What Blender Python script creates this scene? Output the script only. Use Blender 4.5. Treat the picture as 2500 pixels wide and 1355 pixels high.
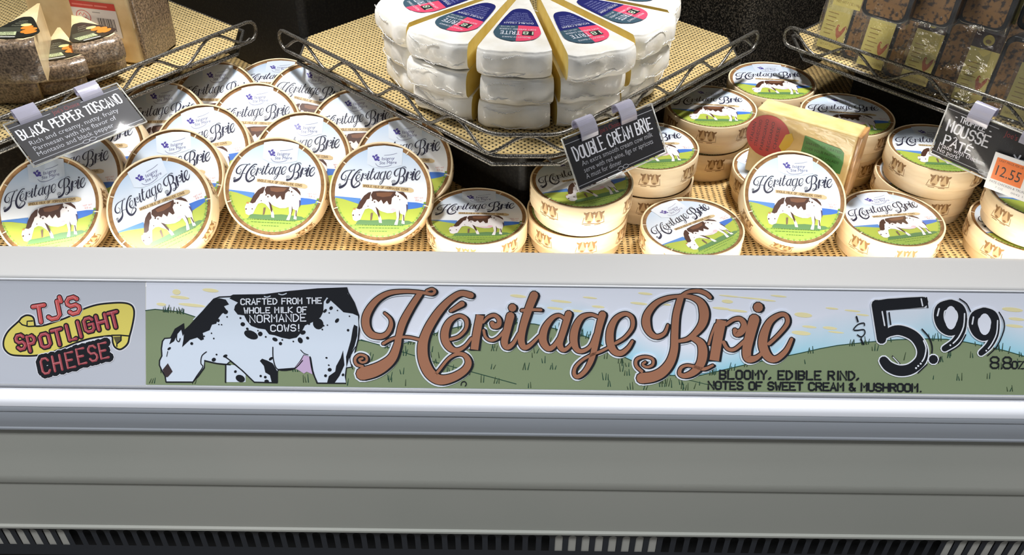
import bpy, bmesh, math, random
from mathutils import Vector, Matrix, Euler
from mathutils.geometry import tessellate_polygon

for o in list(bpy.data.objects):
    bpy.data.objects.remove(o, do_unlink=True)
S = bpy.context.scene
COL = S.collection
R_ = math.radians

# ------------------------------------------------------------------ camera
F_PX, CAM, PITCH, ROLL = 2200.0, Vector((0, -.888, .657)), R_(38.5), R_(.72)
FW = Vector((0, math.cos(PITCH), -math.sin(PITCH)))
U0 = Vector((0, math.sin(PITCH), math.cos(PITCH)))
X0 = Vector((1, 0, 0))
RT = X0 * math.cos(ROLL) + U0 * math.sin(ROLL)
UP = U0 * math.cos(ROLL) - X0 * math.sin(ROLL)
cd = bpy.data.cameras.new('camera')
cd.sensor_width = 36
cd.lens = 36 * F_PX / 2500
cd.clip_start = .02
cam = bpy.data.objects.new('camera', cd)
COL.objects.link(cam)
m = Matrix((RT, UP, -FW)).transposed().to_4x4()
m.translation = CAM
cam.matrix_world = m
S.camera = cam

# ------------------------------------------------------------------ world, lights, exposure
S.view_settings.view_transform = 'Standard'
S.view_settings.look = 'None'
S.view_settings.exposure = 0.0
S.view_settings.gamma = 1
S.view_settings.use_curve_mapping = False
W = bpy.data.worlds.new('store_ambient')
S.world = W
W.use_nodes = True
W.node_tree.nodes['Background'].inputs[0].default_value = (.86, .93, 1, 1)
W.node_tree.nodes['Background'].inputs[1].default_value = .09


def area(name, loc, rot, sx, sy, power, col):
    l = bpy.data.lights.new(name, 'AREA')
    l.shape = 'RECTANGLE'
    l.size, l.size_y, l.energy, l.color = sx, sy, power, col
    o = bpy.data.objects.new(name, l)
    o.location, o.rotation_euler = loc, rot
    COL.objects.link(o)
    return o


for i, lx in enumerate((-1.03, -.345, .36, 1.05)):
    area('canopy_lamp_%d' % i, (lx, .16, .725), (0, 0, 0), .09, .05, 2.2, (1, .985, .955)).data.spread = R_(100)
area('canopy_spot_left', (-.76, -.20, .725), (R_(12), 0, 0), .09, .05, .25, (.95, .97, 1))
area('canopy_spot_right', (-.47, -.20, .725), (R_(12), 0, 0), .09, .05, .45, (.95, .97, 1))
area('case_front_lamp', (0, -.0835, .040), (R_(93), 0, 0), 2.2, .012, 2.0, (1, .955, .86))
area('ceiling_lamp_near', (-.3, -1.38, 2.4), (R_(25), 0, 0), 3.2, .40, 84, (.93, .96, 1))
area('ceiling_lamp_far', (-.5, -2.6, 2.6), (R_(30), 0, 0), 3.0, .3, 8, (.93, .96, 1))


# ------------------------------------------------------------------ helpers
def ray(px, py):
    return FW + RT * ((px - 1250) / F_PX) - UP * ((py - 677.5) / F_PX)


def at(px, py, z):
    d = ray(px, py)
    return CAM + d * ((z - CAM.z) / d.z)


def srgb(r, g, b):
    f = lambda c: (c / 255 / 12.92 if c / 255 <= .04045 else ((c / 255 + .055) / 1.055) ** 2.4)
    return (f(r), f(g), f(b), 1)


def new_mat(name, col, rough=.5, metal=0, coat=0, coat_rough=.1, spec=.5, alpha=1, trans=0, sss=0):
    mt = bpy.data.materials.new(name)
    mt.use_nodes = True
    b = mt.node_tree.nodes['Principled BSDF']
    b.inputs['Base Color'].default_value = col
    b.inputs['Roughness'].default_value = rough
    b.inputs['Metallic'].default_value = metal
    b.inputs['Coat Weight'].default_value = coat
    b.inputs['Coat Roughness'].default_value = coat_rough
    b.inputs['Specular IOR Level'].default_value = spec
    b.inputs['Alpha'].default_value = alpha
    b.inputs['Transmission Weight'].default_value = trans
    return mt


def N(mt, typ, **kw):
    n = mt.node_tree.nodes.new(typ)
    for k, v in kw.items():
        setattr(n, k, v)
    return n


def lk(mt, a, b):
    mt.node_tree.links.new(a, b)


def noise_col(mt, c1, c2, scale, detail=3, lo=.35, hi=.65, bump=0, bscale=None, vec=None, bdist=.001):
    """base colour mixed between two colours by noise, optional bump"""
    b = mt.node_tree.nodes['Principled BSDF']
    tc = N(mt, 'ShaderNodeTexCoord')
    src = tc.outputs['Object']
    if vec:
        mp = N(mt, 'ShaderNodeMapping')
        mp.inputs['Scale'].default_value = vec
        lk(mt, src, mp.inputs[0])
        src = mp.outputs[0]
    nz = N(mt, 'ShaderNodeTexNoise')
    nz.inputs['Scale'].default_value = scale
    nz.inputs['Detail'].default_value = detail
    lk(mt, src, nz.inputs['Vector'])
    rp = N(mt, 'ShaderNodeValToRGB')
    rp.color_ramp.elements[0].position, rp.color_ramp.elements[0].color = lo, c1
    rp.color_ramp.elements[1].position, rp.color_ramp.elements[1].color = hi, c2
    lk(mt, nz.outputs[0], rp.inputs[0])
    lk(mt, rp.outputs[0], b.inputs['Base Color'])
    if bump:
        n2 = N(mt, 'ShaderNodeTexNoise')
        n2.inputs['Scale'].default_value = bscale or scale
        n2.inputs['Detail'].default_value = 4
        lk(mt, src, n2.inputs['Vector'])
        bp = N(mt, 'ShaderNodeBump')
        bp.inputs['Strength'].default_value = bump
        bp.inputs['Distance'].default_value = bdist
        lk(mt, n2.outputs[0], bp.inputs['Height'])
        lk(mt, bp.outputs[0], b.inputs['Normal'])
        if b.inputs['Coat Weight'].default_value > 0:
            lk(mt, bp.outputs[0], b.inputs['Coat Normal'])
    return mt


def print_mat(name, rough=.45, coat=.25, coat_rough=.15):
    mt = new_mat(name, (1, 1, 1, 1), rough, coat=coat, coat_rough=coat_rough)
    a = N(mt, 'ShaderNodeAttribute')
    a.attribute_name = 'Col'
    lk(mt, a.outputs['Color'], mt.node_tree.nodes['Principled BSDF'].inputs['Base Color'])
    return mt


def weave_mat(name, px, py, duty, c_lo, c_hi, dark):
    """woven straw mat: rows of small dark holes between pale strands"""
    mt = new_mat(name, c_hi, .75, spec=.25)
    b = mt.node_tree.nodes['Principled BSDF']
    tc = N(mt, 'ShaderNodeTexCoord')
    sp = N(mt, 'ShaderNodeSeparateXYZ')
    lk(mt, tc.outputs['Object'], sp.inputs[0])

    def mth(op, a, bb=None):
        n = N(mt, 'ShaderNodeMath', operation=op)
        for i, v in enumerate((a, bb)):
            if v is None: continue
            if isinstance(v, (int, float)): n.inputs[i].default_value = v
            else: lk(mt, v, n.inputs[i])
        return n.outputs[0]
    nz = N(mt, 'ShaderNodeTexNoise')
    nz.inputs['Scale'].default_value = 70
    lk(mt, tc.outputs['Object'], nz.inputs['Vector'])
    wob = mth('MULTIPLY', mth('SUBTRACT', nz.outputs[0], .5), 2.2)
    sx = mth('SINE', mth('ADD', mth('MULTIPLY', sp.outputs[0], 2 * math.pi / px), wob))
    sy = mth('SINE', mth('ADD', mth('MULTIPLY', sp.outputs[1], 2 * math.pi / py), wob))
    mn = mth('MINIMUM', sx, sy)
    rp = N(mt, 'ShaderNodeValToRGB')
    rp.color_ramp.elements[0].position, rp.color_ramp.elements[0].color = duty, (1, 1, 1, 1)
    rp.color_ramp.elements[1].position, rp.color_ramp.elements[1].color = duty + .25, (0, 0, 0, 1)
    lk(mt, mn, rp.inputs[0])
    n2 = N(mt, 'ShaderNodeTexNoise')
    n2.inputs['Scale'].default_value = 260
    lk(mt, tc.outputs['Object'], n2.inputs['Vector'])
    m1 = N(mt, 'ShaderNodeMix', data_type='RGBA')
    m1.inputs['A'].default_value, m1.inputs['B'].default_value = c_lo, c_hi
    lk(mt, n2.outputs[0], m1.inputs['Factor'])
    m2 = N(mt, 'ShaderNodeMix', data_type='RGBA')
    m2.inputs['A'].default_value = dark
    lk(mt, m1.outputs['Result'], m2.inputs['B'])
    lk(mt, rp.outputs[0], m2.inputs['Factor'])
    lk(mt, m2.outputs['Result'], b.inputs['Base Color'])
    bp = N(mt, 'ShaderNodeBump')
    bp.inputs['Strength'].default_value = .6
    bp.inputs['Distance'].default_value = .0015
    lk(mt, mth('MULTIPLY', mn, -1), bp.inputs['Height'])
    lk(mt, bp.outputs[0], b.inputs['Normal'])
    return mt


class MB:
    """mesh builder: verts, faces, one material index and one colour list per face"""
    def __init__(s):
        s.v, s.f, s.mi, s.c, s.sm = [], [], [], [], []

    def face(s, idx, mi=0, col=None, smooth=False):
        s.f.append(tuple(idx)); s.mi.append(mi); s.c.append(col); s.sm.append(smooth)

    def add(s, p):
        s.v.append(tuple(p)); return len(s.v) - 1

    def quad(s, pts, mi=0, col=None):
        s.face([s.add(p) for p in pts], mi, col)

    def box(s, c, d, mi=0, rot=None):
        c = Vector(c)
        vs = []
        for z in (-1, 1):
            for y in (-1, 1):
                for x in (-1, 1):
                    p = Vector((x * d[0] / 2, y * d[1] / 2, z * d[2] / 2))
                    if rot: p = rot @ p
                    vs.append(s.add(c + p))
        for q in ((0, 2, 3, 1), (4, 5, 7, 6), (0, 1, 5, 4), (2, 6, 7, 3), (0, 4, 6, 2), (1, 3, 7, 5)):
            s.face([vs[i] for i in q], mi)

    def lathe(s, prof, n=64, a0=0, a1=2 * math.pi, mi=0, smooth=True, col=None):
        full = abs(a1 - a0 - 2 * math.pi) < 1e-6
        k = n if full else n + 1
        rows = []
        for i in range(k):
            a = a0 + (a1 - a0) * i / n
            rows.append([s.add((r * math.cos(a), r * math.sin(a), z)) for r, z in prof])
        for i in range(n):
            A, B = rows[i], rows[(i + 1) % k]
            for j in range(len(prof) - 1):
                s.face((A[j], B[j], B[j + 1], A[j + 1]), mi, col, smooth)

    def tube(s, pts, r, n=8, closed=False, mi=0):
        pts = [Vector(p) for p in pts]
        m = len(pts)
        rings = []
        pn = None
        for i, p in enumerate(pts):
            a = pts[i - 1] if (i > 0 or closed) else p
            b = pts[(i + 1) % m] if (i < m - 1 or closed) else p
            t = (b - a).normalized()
            if pn is None:
                pn = t.cross(Vector((0, 0, 1)))
                if pn.length < .05: pn = t.cross(Vector((0, 1, 0)))
            pn = (pn - t * pn.dot(t)).normalized()
            q = t.cross(pn)
            rings.append([s.add(p + (pn * math.cos(2 * math.pi * k / n) + q * math.sin(2 * math.pi * k / n)) * r) for k in range(n)])
        for i in range(m if closed else m - 1):
            A, B = rings[i], rings[(i + 1) % m]
            for k in range(n):
                s.face((A[k], A[(k + 1) % n], B[(k + 1) % n], B[k]), mi, None, True)
        if not closed:
            s.face(rings[0][::-1], mi); s.face(rings[-1], mi)

    def build(s, name, mats, parent=None, bevel=0):
        me = bpy.data.meshes.new(name)
        me.from_pydata(s.v, [], s.f)
        for mt in (mats if isinstance(mats, (list, tuple)) else [mats]):
            me.materials.append(mt)
        me.polygons.foreach_set('material_index', s.mi)
        me.polygons.foreach_set('use_smooth', s.sm)
        if any(c is not None for c in s.c):
            ca = me.color_attributes.new('Col', 'FLOAT_COLOR', 'CORNER')
            data = []
            for f, c in zip(s.f, s.c):
                if c is None: c = (1, 1, 1, 1)
                if isinstance(c[0], (tuple, list)):
                    for q in c: data += list(q)
                else:
                    data += list(c) * len(f)
            ca.data.foreach_set('color', data)
        me.update()
        o = bpy.data.objects.new(name, me)
        COL.objects.link(o)
        if parent: o.parent = parent
        if bevel:
            bv = o.modifiers.new('bevel', 'BEVEL')
            bv.width, bv.segments, bv.limit_method = bevel, 3, 'ANGLE'
        return o


def smooth(pts, n=6, closed=False):
    """Catmull-Rom through points of any dimension"""
    out = []
    m = len(pts)
    segs = m if closed else m - 1
    for i in range(segs):
        if closed:
            p0, p1, p2, p3 = pts[(i - 1) % m], pts[i], pts[(i + 1) % m], pts[(i + 2) % m]
        else:
            p0, p1, p2, p3 = pts[max(i - 1, 0)], pts[i], pts[i + 1], pts[min(i + 2, m - 1)]
        for k in range(n):
            t = k / n
            out.append(tuple(.5 * (2 * b + (c - a) * t + (2 * a - 5 * b + 4 * c - d) * t * t + (3 * b - a - 3 * c + d) * t ** 3)
                             for a, b, c, d in zip(p0, p1, p2, p3)))
    if not closed: out.append(tuple(pts[-1]))
    return out


FONT = dict(A='002640;1232', B='00063645443303;3342413000', C='4536160501103041', D='00062644422000', E='46060040;0333',
            F='460600;0333', G='45361605011030414323', H='0006;4046;0343', I='1016', J='4641301001', K='0006;460340', L='060040',
            M='0006234640', N='00064046', O='100105163645413010', P='00063645443303', Q='100105163645413010;2240',
            R='00063645443303;2340', S='453616050413334241301001', T='0646;2620', U='060110304146', V='062046', W='0610233046',
            X='0046;0640', Y='062346;2320', Z='06460040')
FONT.update({'0': FONT['O'], '1': '052620', '2': '05163645440040', '3': '0516364544334241301001;3323', '4': '30360242',
             '5': '460603334241301001', '6': '453616050110304142331302', '7': '064610', '8': '13040516364544331302011030414233',
             '9': '0110304145361605041333', '&': '401405162625020110204 2'.replace(' ', ''), '!': '1612;1010', '.': '1010',
             ',': '1100', "'": '1614', '-': '1333', '$': FONT['S'] + ';2720', ' ': ''})
FONT['9'] = '01103041453616050413334'  + '4'


def glyph(ch):
    out = []
    for st in FONT.get(ch, '').split(';'):
        if st: out.append([(int(st[i]), int(st[i + 1])) for i in range(0, len(st) - 1, 2)])
    return out


class Art(MB):
    """flat printing in local XY, thin layers along +Z; T maps drawing units to metres"""
    DZ = .00006

    def __init__(s, T=lambda x, y: (x, y), z0=0, dz=None):
        super().__init__()
        s.T, s.z0, s.dz, s.seq, s.ss = T, z0, dz or Art.DZ, 0, (dz or Art.DZ) / 110

    def P(s, p, lay):
        q = s.T(p[0], p[1])
        return (q[0], q[1], s.z0 + lay * s.dz + s.seq % 100 * s.ss)

    def poly(s, pts, col, lay, curve=0, cfun=None):
        if curve: pts = smooth(pts, curve, True)
        s.seq += 1
        q = [s.P(p, lay) for p in pts]
        tris = tessellate_polygon([[Vector((a[0], a[1], 0)) for a in q]])
        ids = [s.add(a) for a in q]
        for t in tris:
            a, b, c = (q[i] for i in t)
            t = tuple(t)
            if (b[0] - a[0]) * (c[1] - a[1]) - (b[1] - a[1]) * (c[0] - a[0]) < 0: t = t[::-1]
            cc = tuple(cfun(pts[i]) for i in t) if cfun else col
            s.face([ids[i] for i in t], 0, cc)

    def ell(s, cx, cy, rx, ry, col, lay, n=18, rot=0):
        c, sn = math.cos(rot), math.sin(rot)
        s.poly([(cx + rx * math.cos(a) * c - ry * math.sin(a) * sn, cy + rx * math.cos(a) * sn + ry * math.sin(a) * c)
                for a in (2 * math.pi * k / n for k in range(n))], col, lay)

    def stroke(s, pts, w, col, lay, curve=0, off=(0, 0), grow=0, cap=True):
        if not isinstance(w, (list, tuple)): w = [w] * len(pts)
        p3 = [(p[0] + off[0], p[1] + off[1], ww) for p, ww in zip(pts, w)]
        if curve and len(p3) > 2: p3 = smooth(p3, curve)
        if len(p3) == 1 or (len(p3) == 2 and p3[0][:2] == p3[1][:2]):
            s.ell(p3[0][0], p3[0][1], (p3[0][2] + grow) / 2, (p3[0][2] + grow) / 2, col, lay, 12); return
        s.seq += 1
        L, Rr = [], []
        for i, (x, y, ww) in enumerate(p3):
            a = p3[max(i - 1, 0)]; b = p3[min(i + 1, len(p3) - 1)]
            dx, dy = b[0] - a[0], b[1] - a[1]
            l = math.hypot(dx, dy) or 1
            hw = (ww + grow) / 2
            L.append((x - dy / l * hw, y + dx / l * hw)); Rr.append((x + dy / l * hw, y - dx / l * hw))
        li = [s.add(s.P(p, lay)) for p in L]
        ri = [s.add(s.P(p, lay)) for p in Rr]
        for i in range(len(p3) - 1):
            s._q((li[i], ri[i], ri[i + 1], li[i + 1]), col)
        if cap:
            for (x, y, ww) in (p3[0], p3[-1]):
                s.ell(x, y, (ww + grow) / 2, (ww + grow) / 2, col, lay, 10)

    def _q(s, ids, col):
        a, b, c = (s.v[i] for i in ids[:3])
        d = s.v[ids[3]]
        ar = (c[0] - a[0]) * (d[1] - b[1]) - (c[1] - a[1]) * (d[0] - b[0])
        s.face(ids if ar > 0 else ids[::-1], 0, col)

    def glyph(s, ch, x, y, sx, sy, w, col, lay, rot=0, curve=0, off=(0, 0), grow=0):
        """glyph with lower-left at x,y (sy may be negative for y-down units)"""
        c, sn = math.cos(rot), math.sin(rot)
        for st in glyph(ch):
            pts = [(x + gx * sx / 4 * c - gy * sy / 6 * sn, y + gx * sx / 4 * sn + gy * sy / 6 * c) for gx, gy in st]
            if len(pts) > 2 and curve:
                pass
            s.stroke(pts, w, col, lay, 0, off, grow)
            for p in pts[1:-1]:
                s.ell(p[0] + off[0], p[1] + off[1], (w + grow) / 2, (w + grow) / 2, col, lay, 8)

    def text(s, txt, x, y, sx, sy, w, col, lay, rot=0, gap=.45, width=None):
        adv = []
        for ch in txt:
            mx = max([p[0] for st in glyph(ch) for p in st] or [2])
            adv.append(mx / 4 + gap)
        if width:
            sx = width / (sum(adv) - gap)
        c, sn = math.cos(rot), math.sin(rot)
        u = 0
        for ch, a in zip(txt, adv):
            s.glyph(ch, x + u * sx * c, y + u * sx * sn, sx, sy, w, col, lay, rot)
            u += a

    def font(s, txt, x, y, width, height, col, lay, rot=0, shear=0):
        """built-in font text fitted into width x height at x,y (lower left)"""
        vs, fs = font_mesh(txt)
        x0 = min(v[0] for v in vs); x1 = max(v[0] for v in vs)
        sg = -1 if height < 0 else 1
        sx = width / max(x1 - x0, 1e-6)
        sy = height / .72
        c, sn = math.cos(rot), math.sin(rot)
        ids, q = [], []
        for v in vs:
            a, b = (v[0] - x0) * sx + shear * v[1] * abs(sy), v[1] * sy
            p = s.P((x + a * c - b * sn, y + a * sn + b * c), lay)
            q.append(p); ids.append(s.add(p))
        for f in fs:
            ar = 0
            for i in range(len(f)):
                a, b = q[f[i]], q[f[(i + 1) % len(f)]]
                ar += a[0] * b[1] - a[1] * b[0]
            f2 = f if ar > 0 else f[::-1]
            s.face([ids[i] for i in f2], 0, col)


_fm = {}


def font_mesh(txt):
    if txt in _fm: return _fm[txt]
    cu = bpy.data.curves.new('lettering', 'FONT')
    cu.body = txt
    cu.resolution_u = 2
    o = bpy.data.objects.new('lettering', cu)
    COL.objects.link(o)
    dg = bpy.context.evaluated_depsgraph_get()
    me = o.evaluated_get(dg).to_mesh()
    r = ([tuple(v.co) for v in me.vertices], [tuple(p.vertices) for p in me.polygons])
    o.evaluated_get(dg).to_mesh_clear()
    bpy.data.objects.remove(o)
    bpy.data.curves.remove(cu)
    _fm[txt] = r
    return r


def tag(o, label, cat, group=None):
    o['label'] = label
    o['category'] = cat
    if group: o['group'] = group
    return o


def thing(name, label, cat, loc=(0, 0, 0), rot=None, group=None):
    o = bpy.data.objects.new(name, None)
    o.empty_display_size = .02
    COL.objects.link(o)
    place(o, loc, rot)
    return tag(o, label, cat, group)


def place(o, loc, rot=None):
    o.location = loc
    if rot is not None: o.rotation_euler = rot.to_euler()


def copy_thing(src, label, loc, rot, group=None):
    c = src.copy()
    COL.objects.link(c)
    c.location = loc
    c.rotation_euler = rot.to_euler()
    c['label'] = label
    if group: c['group'] = group
    for ch in list(src.children):
        d = ch.copy(); COL.objects.link(d); d.parent = c
        for g in list(ch.children):
            e = g.copy(); COL.objects.link(e); e.parent = d
    return c


def rot3(yaw=0, pitch=0, spin=0):
    return (Matrix.Rotation(yaw, 3, 'Z') @ Matrix.Rotation(pitch, 3, 'X') @ Matrix.Rotation(spin, 3, 'Z'))


# ------------------------------------------------------------------ materials
M = {}
M['white_metal'] = new_mat('white_case_metal', srgb(226, 225, 222), .35, coat=.2)
M['ledge'] = new_mat('pale_grey_ledge', srgb(184, 183, 182), .65)
M['bumper'] = new_mat('white_bumper_plastic', srgb(226, 227, 232), .22, coat=.5, coat_rough=.08)
M['grey_trim'] = new_mat('grey_bumper_trim', srgb(150, 154, 160), .3, coat=.3)
M['panel'] = noise_col(new_mat('grey_panel_paint', srgb(160, 160, 150), .42), srgb(172, 173, 164), srgb(180, 179, 170), 2.5)
M['grille'] = new_mat('black_grille', srgb(34, 38, 46), .5)
M['pale_fin'] = new_mat('pale_fin', srgb(178, 176, 168), .5)
M['black'] = new_mat('black_case_liner', srgb(20, 19, 18), .6, spec=.3)
M['felt'] = noise_col(new_mat('black_riser_cloth', srgb(30, 28, 25), .9, spec=.15), srgb(20, 19, 17), srgb(110, 102, 90), 420, 2, .46, .72, .5, 420)
M['riser'] = noise_col(new_mat('black_riser_board', srgb(26, 25, 24), .55, spec=.4), srgb(20, 19, 18), srgb(44, 42, 38), 300, 3, .45, .75)
M['wire'] = noise_col(new_mat('hammered_grey_wire', srgb(96, 94, 90), .38, metal=.75), srgb(50, 48, 46), srgb(160, 156, 148), 900, 2, .4, .62, .4, 500, bdist=.0006)
M['wood'] = noise_col(new_mat('poplar_wood', srgb(232, 208, 168), .55), srgb(226, 200, 160), srgb(240, 220, 184), 22, 4, .3, .7, vec=(1, 1, 6))
M['wood_lip'] = new_mat('poplar_edge', srgb(240, 222, 186), .6)
M['print'] = print_mat('printed_paper')
M['gloss'] = print_mat('glossy_printed_label', .4, .55, .12)
M['card'] = print_mat('matte_card', .6, 0)
M['stamp'] = print_mat('ink_stamp', .6, 0)
M['mat_deck'] = weave_mat('woven_straw_deck', .0078, .0046, .12, srgb(186, 150, 90), srgb(236, 208, 150), srgb(52, 36, 18))
M['mat_shelf'] = weave_mat('woven_straw_shelf', .0058, .0058, .14, srgb(170, 144, 92), srgb(222, 200, 146), srgb(22, 18, 12))
M['rind'] = noise_col(new_mat('white_brie_rind', srgb(240, 237, 228), .5, coat=.6, coat_rough=.08), srgb(240, 235, 224), srgb(251, 249, 244), 30, 4, .35, .6, .28, 65, bdist=.004)
M['paste'] = noise_col(new_mat('cut_brie_paste', srgb(236, 220, 150), .5, coat=.4, coat_rough=.15), srgb(228, 202, 112), srgb(244, 226, 150), 40, 3, .3, .7)
M['tosc_rind'] = noise_col(new_mat('pepper_rind', srgb(110, 98, 86), .5, coat=.9, coat_rough=.06), srgb(74, 60, 48), srgb(160, 136, 110), 420, 4, .35, .65, .5, 120, bdist=.003)
M['tosc'] = noise_col(new_mat('aged_cheese_paste', srgb(232, 206, 158), .5, coat=.35, coat_rough=.15), srgb(220, 192, 142), srgb(240, 218, 174), 30, 4)
M['parm'] = noise_col(new_mat('hard_cheese_paste', srgb(226, 196, 132), .5, coat=.5, coat_rough=.1), srgb(214, 182, 116), srgb(236, 210, 152), 45, 5, .3, .7, .2, 90, bdist=.002)
M['parm_rind'] = noise_col(new_mat('hard_cheese_rind', srgb(170, 122, 70), .5, coat=.4), srgb(142, 98, 52), srgb(196, 148, 92), 50, 4)
M['pate'] = noise_col(new_mat('truffle_pate', srgb(150, 106, 54), .45, coat=.5, coat_rough=.12), srgb(52, 34, 18), srgb(142, 102, 52), 190, 3, .38, .5)
M['tray'] = new_mat('black_plastic_tray', srgb(22, 24, 28), .3, coat=.4)


def clear_mat(name, col, base, edge, rough, body=0, bump=0, bscale=60, bdist=.003):
    """clear plastic: see-through, with a glossy surface that strengthens at grazing angles and a little milky body"""
    mt = bpy.data.materials.new(name)
    mt.use_nodes = True
    nt = mt.node_tree
    nt.nodes.remove(nt.nodes['Principled BSDF'])
    tr = N(mt, 'ShaderNodeBsdfTransparent'); tr.inputs[0].default_value = (col[0], col[1], col[2], 1)
    gl = N(mt, 'ShaderNodeBsdfGlossy'); gl.inputs['Roughness'].default_value = rough
    df = N(mt, 'ShaderNodeBsdfDiffuse'); df.inputs[0].default_value = (col[0], col[1], col[2], 1)
    lw = N(mt, 'ShaderNodeLayerWeight'); lw.inputs[0].default_value = .25
    mr = N(mt, 'ShaderNodeMapRange'); mr.inputs[3].default_value, mr.inputs[4].default_value = base, edge
    lk(mt, lw.outputs['Fresnel'], mr.inputs[0])
    m1 = N(mt, 'ShaderNodeMixShader'); m1.inputs[0].default_value = body
    lk(mt, tr.outputs[0], m1.inputs[1]); lk(mt, df.outputs[0], m1.inputs[2])
    m2 = N(mt, 'ShaderNodeMixShader')
    lk(mt, mr.outputs[0], m2.inputs[0]); lk(mt, m1.outputs[0], m2.inputs[1]); lk(mt, gl.outputs[0], m2.inputs[2])
    lk(mt, m2.outputs[0], nt.nodes['Material Output'].inputs[0])
    if bump:
        tc = N(mt, 'ShaderNodeTexCoord')
        nz = N(mt, 'ShaderNodeTexNoise'); nz.inputs['Scale'].default_value = bscale; nz.inputs['Detail'].default_value = 3
        lk(mt, tc.outputs['Object'], nz.inputs['Vector'])
        bp = N(mt, 'ShaderNodeBump'); bp.inputs['Strength'].default_value = bump; bp.inputs['Distance'].default_value = bdist
        lk(mt, nz.outputs[0], bp.inputs['Height'])
        for q in (gl, lw): lk(mt, bp.outputs[0], q.inputs['Normal'])
    return mt


M['film'] = clear_mat('clear_film', (.96, .97, .98), .06, .5, .08, .03, .9, 50, .004)
M['foil'] = clear_mat('crumpled_film', (.93, .93, .92), .12, .6, .12, .30, .9, 80, .004)
M['glint'] = clear_mat('film_glint', (1, 1, 1), .15, .5, .1, .7)  # whitish body, stands in for highlights on the wrap folds
M['acrylic'] = clear_mat('clear_acrylic', (.98, .98, .99), .006, .12, .05, .0)
M['edge'] = clear_mat('acrylic_edge', (.92, .92, .88), .1, .6, .15, .55)
M['clip'] = clear_mat('clear_lilac_clip', (.74, .73, .86), .06, .5, .12, .48)
M['floor'] = noise_col(new_mat('store_floor', srgb(120, 116, 110), .5), srgb(110, 106, 100), srgb(130, 126, 118), 4)

# ------------------------------------------------------------------ setting
b = MB(); b.quad([(-3, -4, -.86), (3, -4, -.86), (3, 2, -.86), (-3, 2, -.86)])
fl = b.build('floor', M['floor']); fl['kind'] = 'structure'

# refrigerated case -----------------------------------------------------------
HX = 1.25
case = thing('display_case', 'long white refrigerated display case with grey front panels, woven deck and black interior', 'display case', (0, 0, -.86))


def extrude(prof, name, mat, close=True, bevel=0, smooth_from=None):
    bm = MB()
    n = len(prof)
    L = [bm.add((-HX, y, z + .86)) for y, z in prof]
    Rr = [bm.add((HX, y, z + .86)) for y, z in prof]
    for i in range(n if close else n - 1):
        j = (i + 1) % n
        bm.face((L[i], L[j], Rr[j], Rr[i]), 0, None, bool(smooth_from))
    if close:
        bm.face(L[::-1]); bm.face(Rr)
    o = bm.build(name, mat, case, bevel)
    if smooth_from:
        o.data.polygons.foreach_set('use_smooth', [True] * len(o.data.polygons))
        o.data.set_sharp_from_angle(angle=R_(35))
    return o


ST = Vector((0, -.1385, .050)); SB = Vector((0, -.1885, -.0585))     # top and bottom edge of the sign face (z of the deck = 0)
extrude([(-.090, .0585), (-.0905, -.002), (-.136, -.002), (-.1365, .0465), (-.1345, .0515), (-.096, .0605)], 'front_ledge', M['ledge'], True, .002)
extrude([(-.136, .046), (-.142, .045), (-.1895, -.059), (-.1865, -.066), (-.136, -.066)], 'sign_rail', M['white_metal'], True)
# rounded bumper
extrude([(-.184, -.0600), (-.1935, -.0606), (-.2005, -.0622), (-.2050, -.0648), (-.2075, -.0685), (-.2082, -.0725), (-.184, -.0725)], 'bumper_rail', M['bumper'], True, 0, True)
extrude([(-.184, -.0722), (-.2068, -.0722), (-.2088, -.0745), (-.2094, -.0790), (-.2080, -.0815), (-.2086, -.0835), (-.2100, -.0880), (-.2104, -.0960), (-.2104, -.1030), (-.2116, -.1045), (-.2116, -.1068), (-.184, -.1068)], 'bumper_trim', M['grey_trim'], True, 0, True)
extrude([(-.184, -.106), (-.2045, -.106), (-.2050, -.150), (-.2058, -.172), (-.2078, -.190), (-.2085, -.203), (-.2070, -.2055), (-.184, -.2055)], 'front_panel', M['panel'], True, 0, True)
extrude([(-.184, -.2045), (-.2055, -.2050), (-.2010, -.294), (-.2035, -.2965), (-.2035, -.3000), (-.184, -.3000)], 'lower_panel', M['panel'], True, 0, True)
extrude([(-.09, -.004), (.80, -.004), (.80, -.30), (-.185, -.30), (-.185, -.066), (-.0905, -.066)], 'deck_pan', M['black'], True)
extrude([(.80, -.30), (.80, .95), (.83, .95), (.83, -.30)], 'back_panel', M['black'], True)
extrude([(-.16, -.86), (.80, -.86), (.80, -.30), (-.16, -.30)], 'base_cabinet', M['black'], True)
extrude([(-.48, .74), (.82, .74), (.82, .79), (-.48, .79)], 'added_canopy_baffle', M['black'], True)  # unseen overhang, added to keep ceiling light off the boxes
extrude([(.42, .425), (.80, .425), (.80, .445), (.42, .445)], 'added_shade_slab', M['black'], True)  # unseen slab, added to shade the back of the shelf mats
# grille with arched slots
gb = MB()
pitch, gy0 = .0172, -.1960
zt, zb = -.300, -.368


def gpt(x, z):
    return (x, gy0 + (zt - z) * .02, z + .86)


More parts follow.
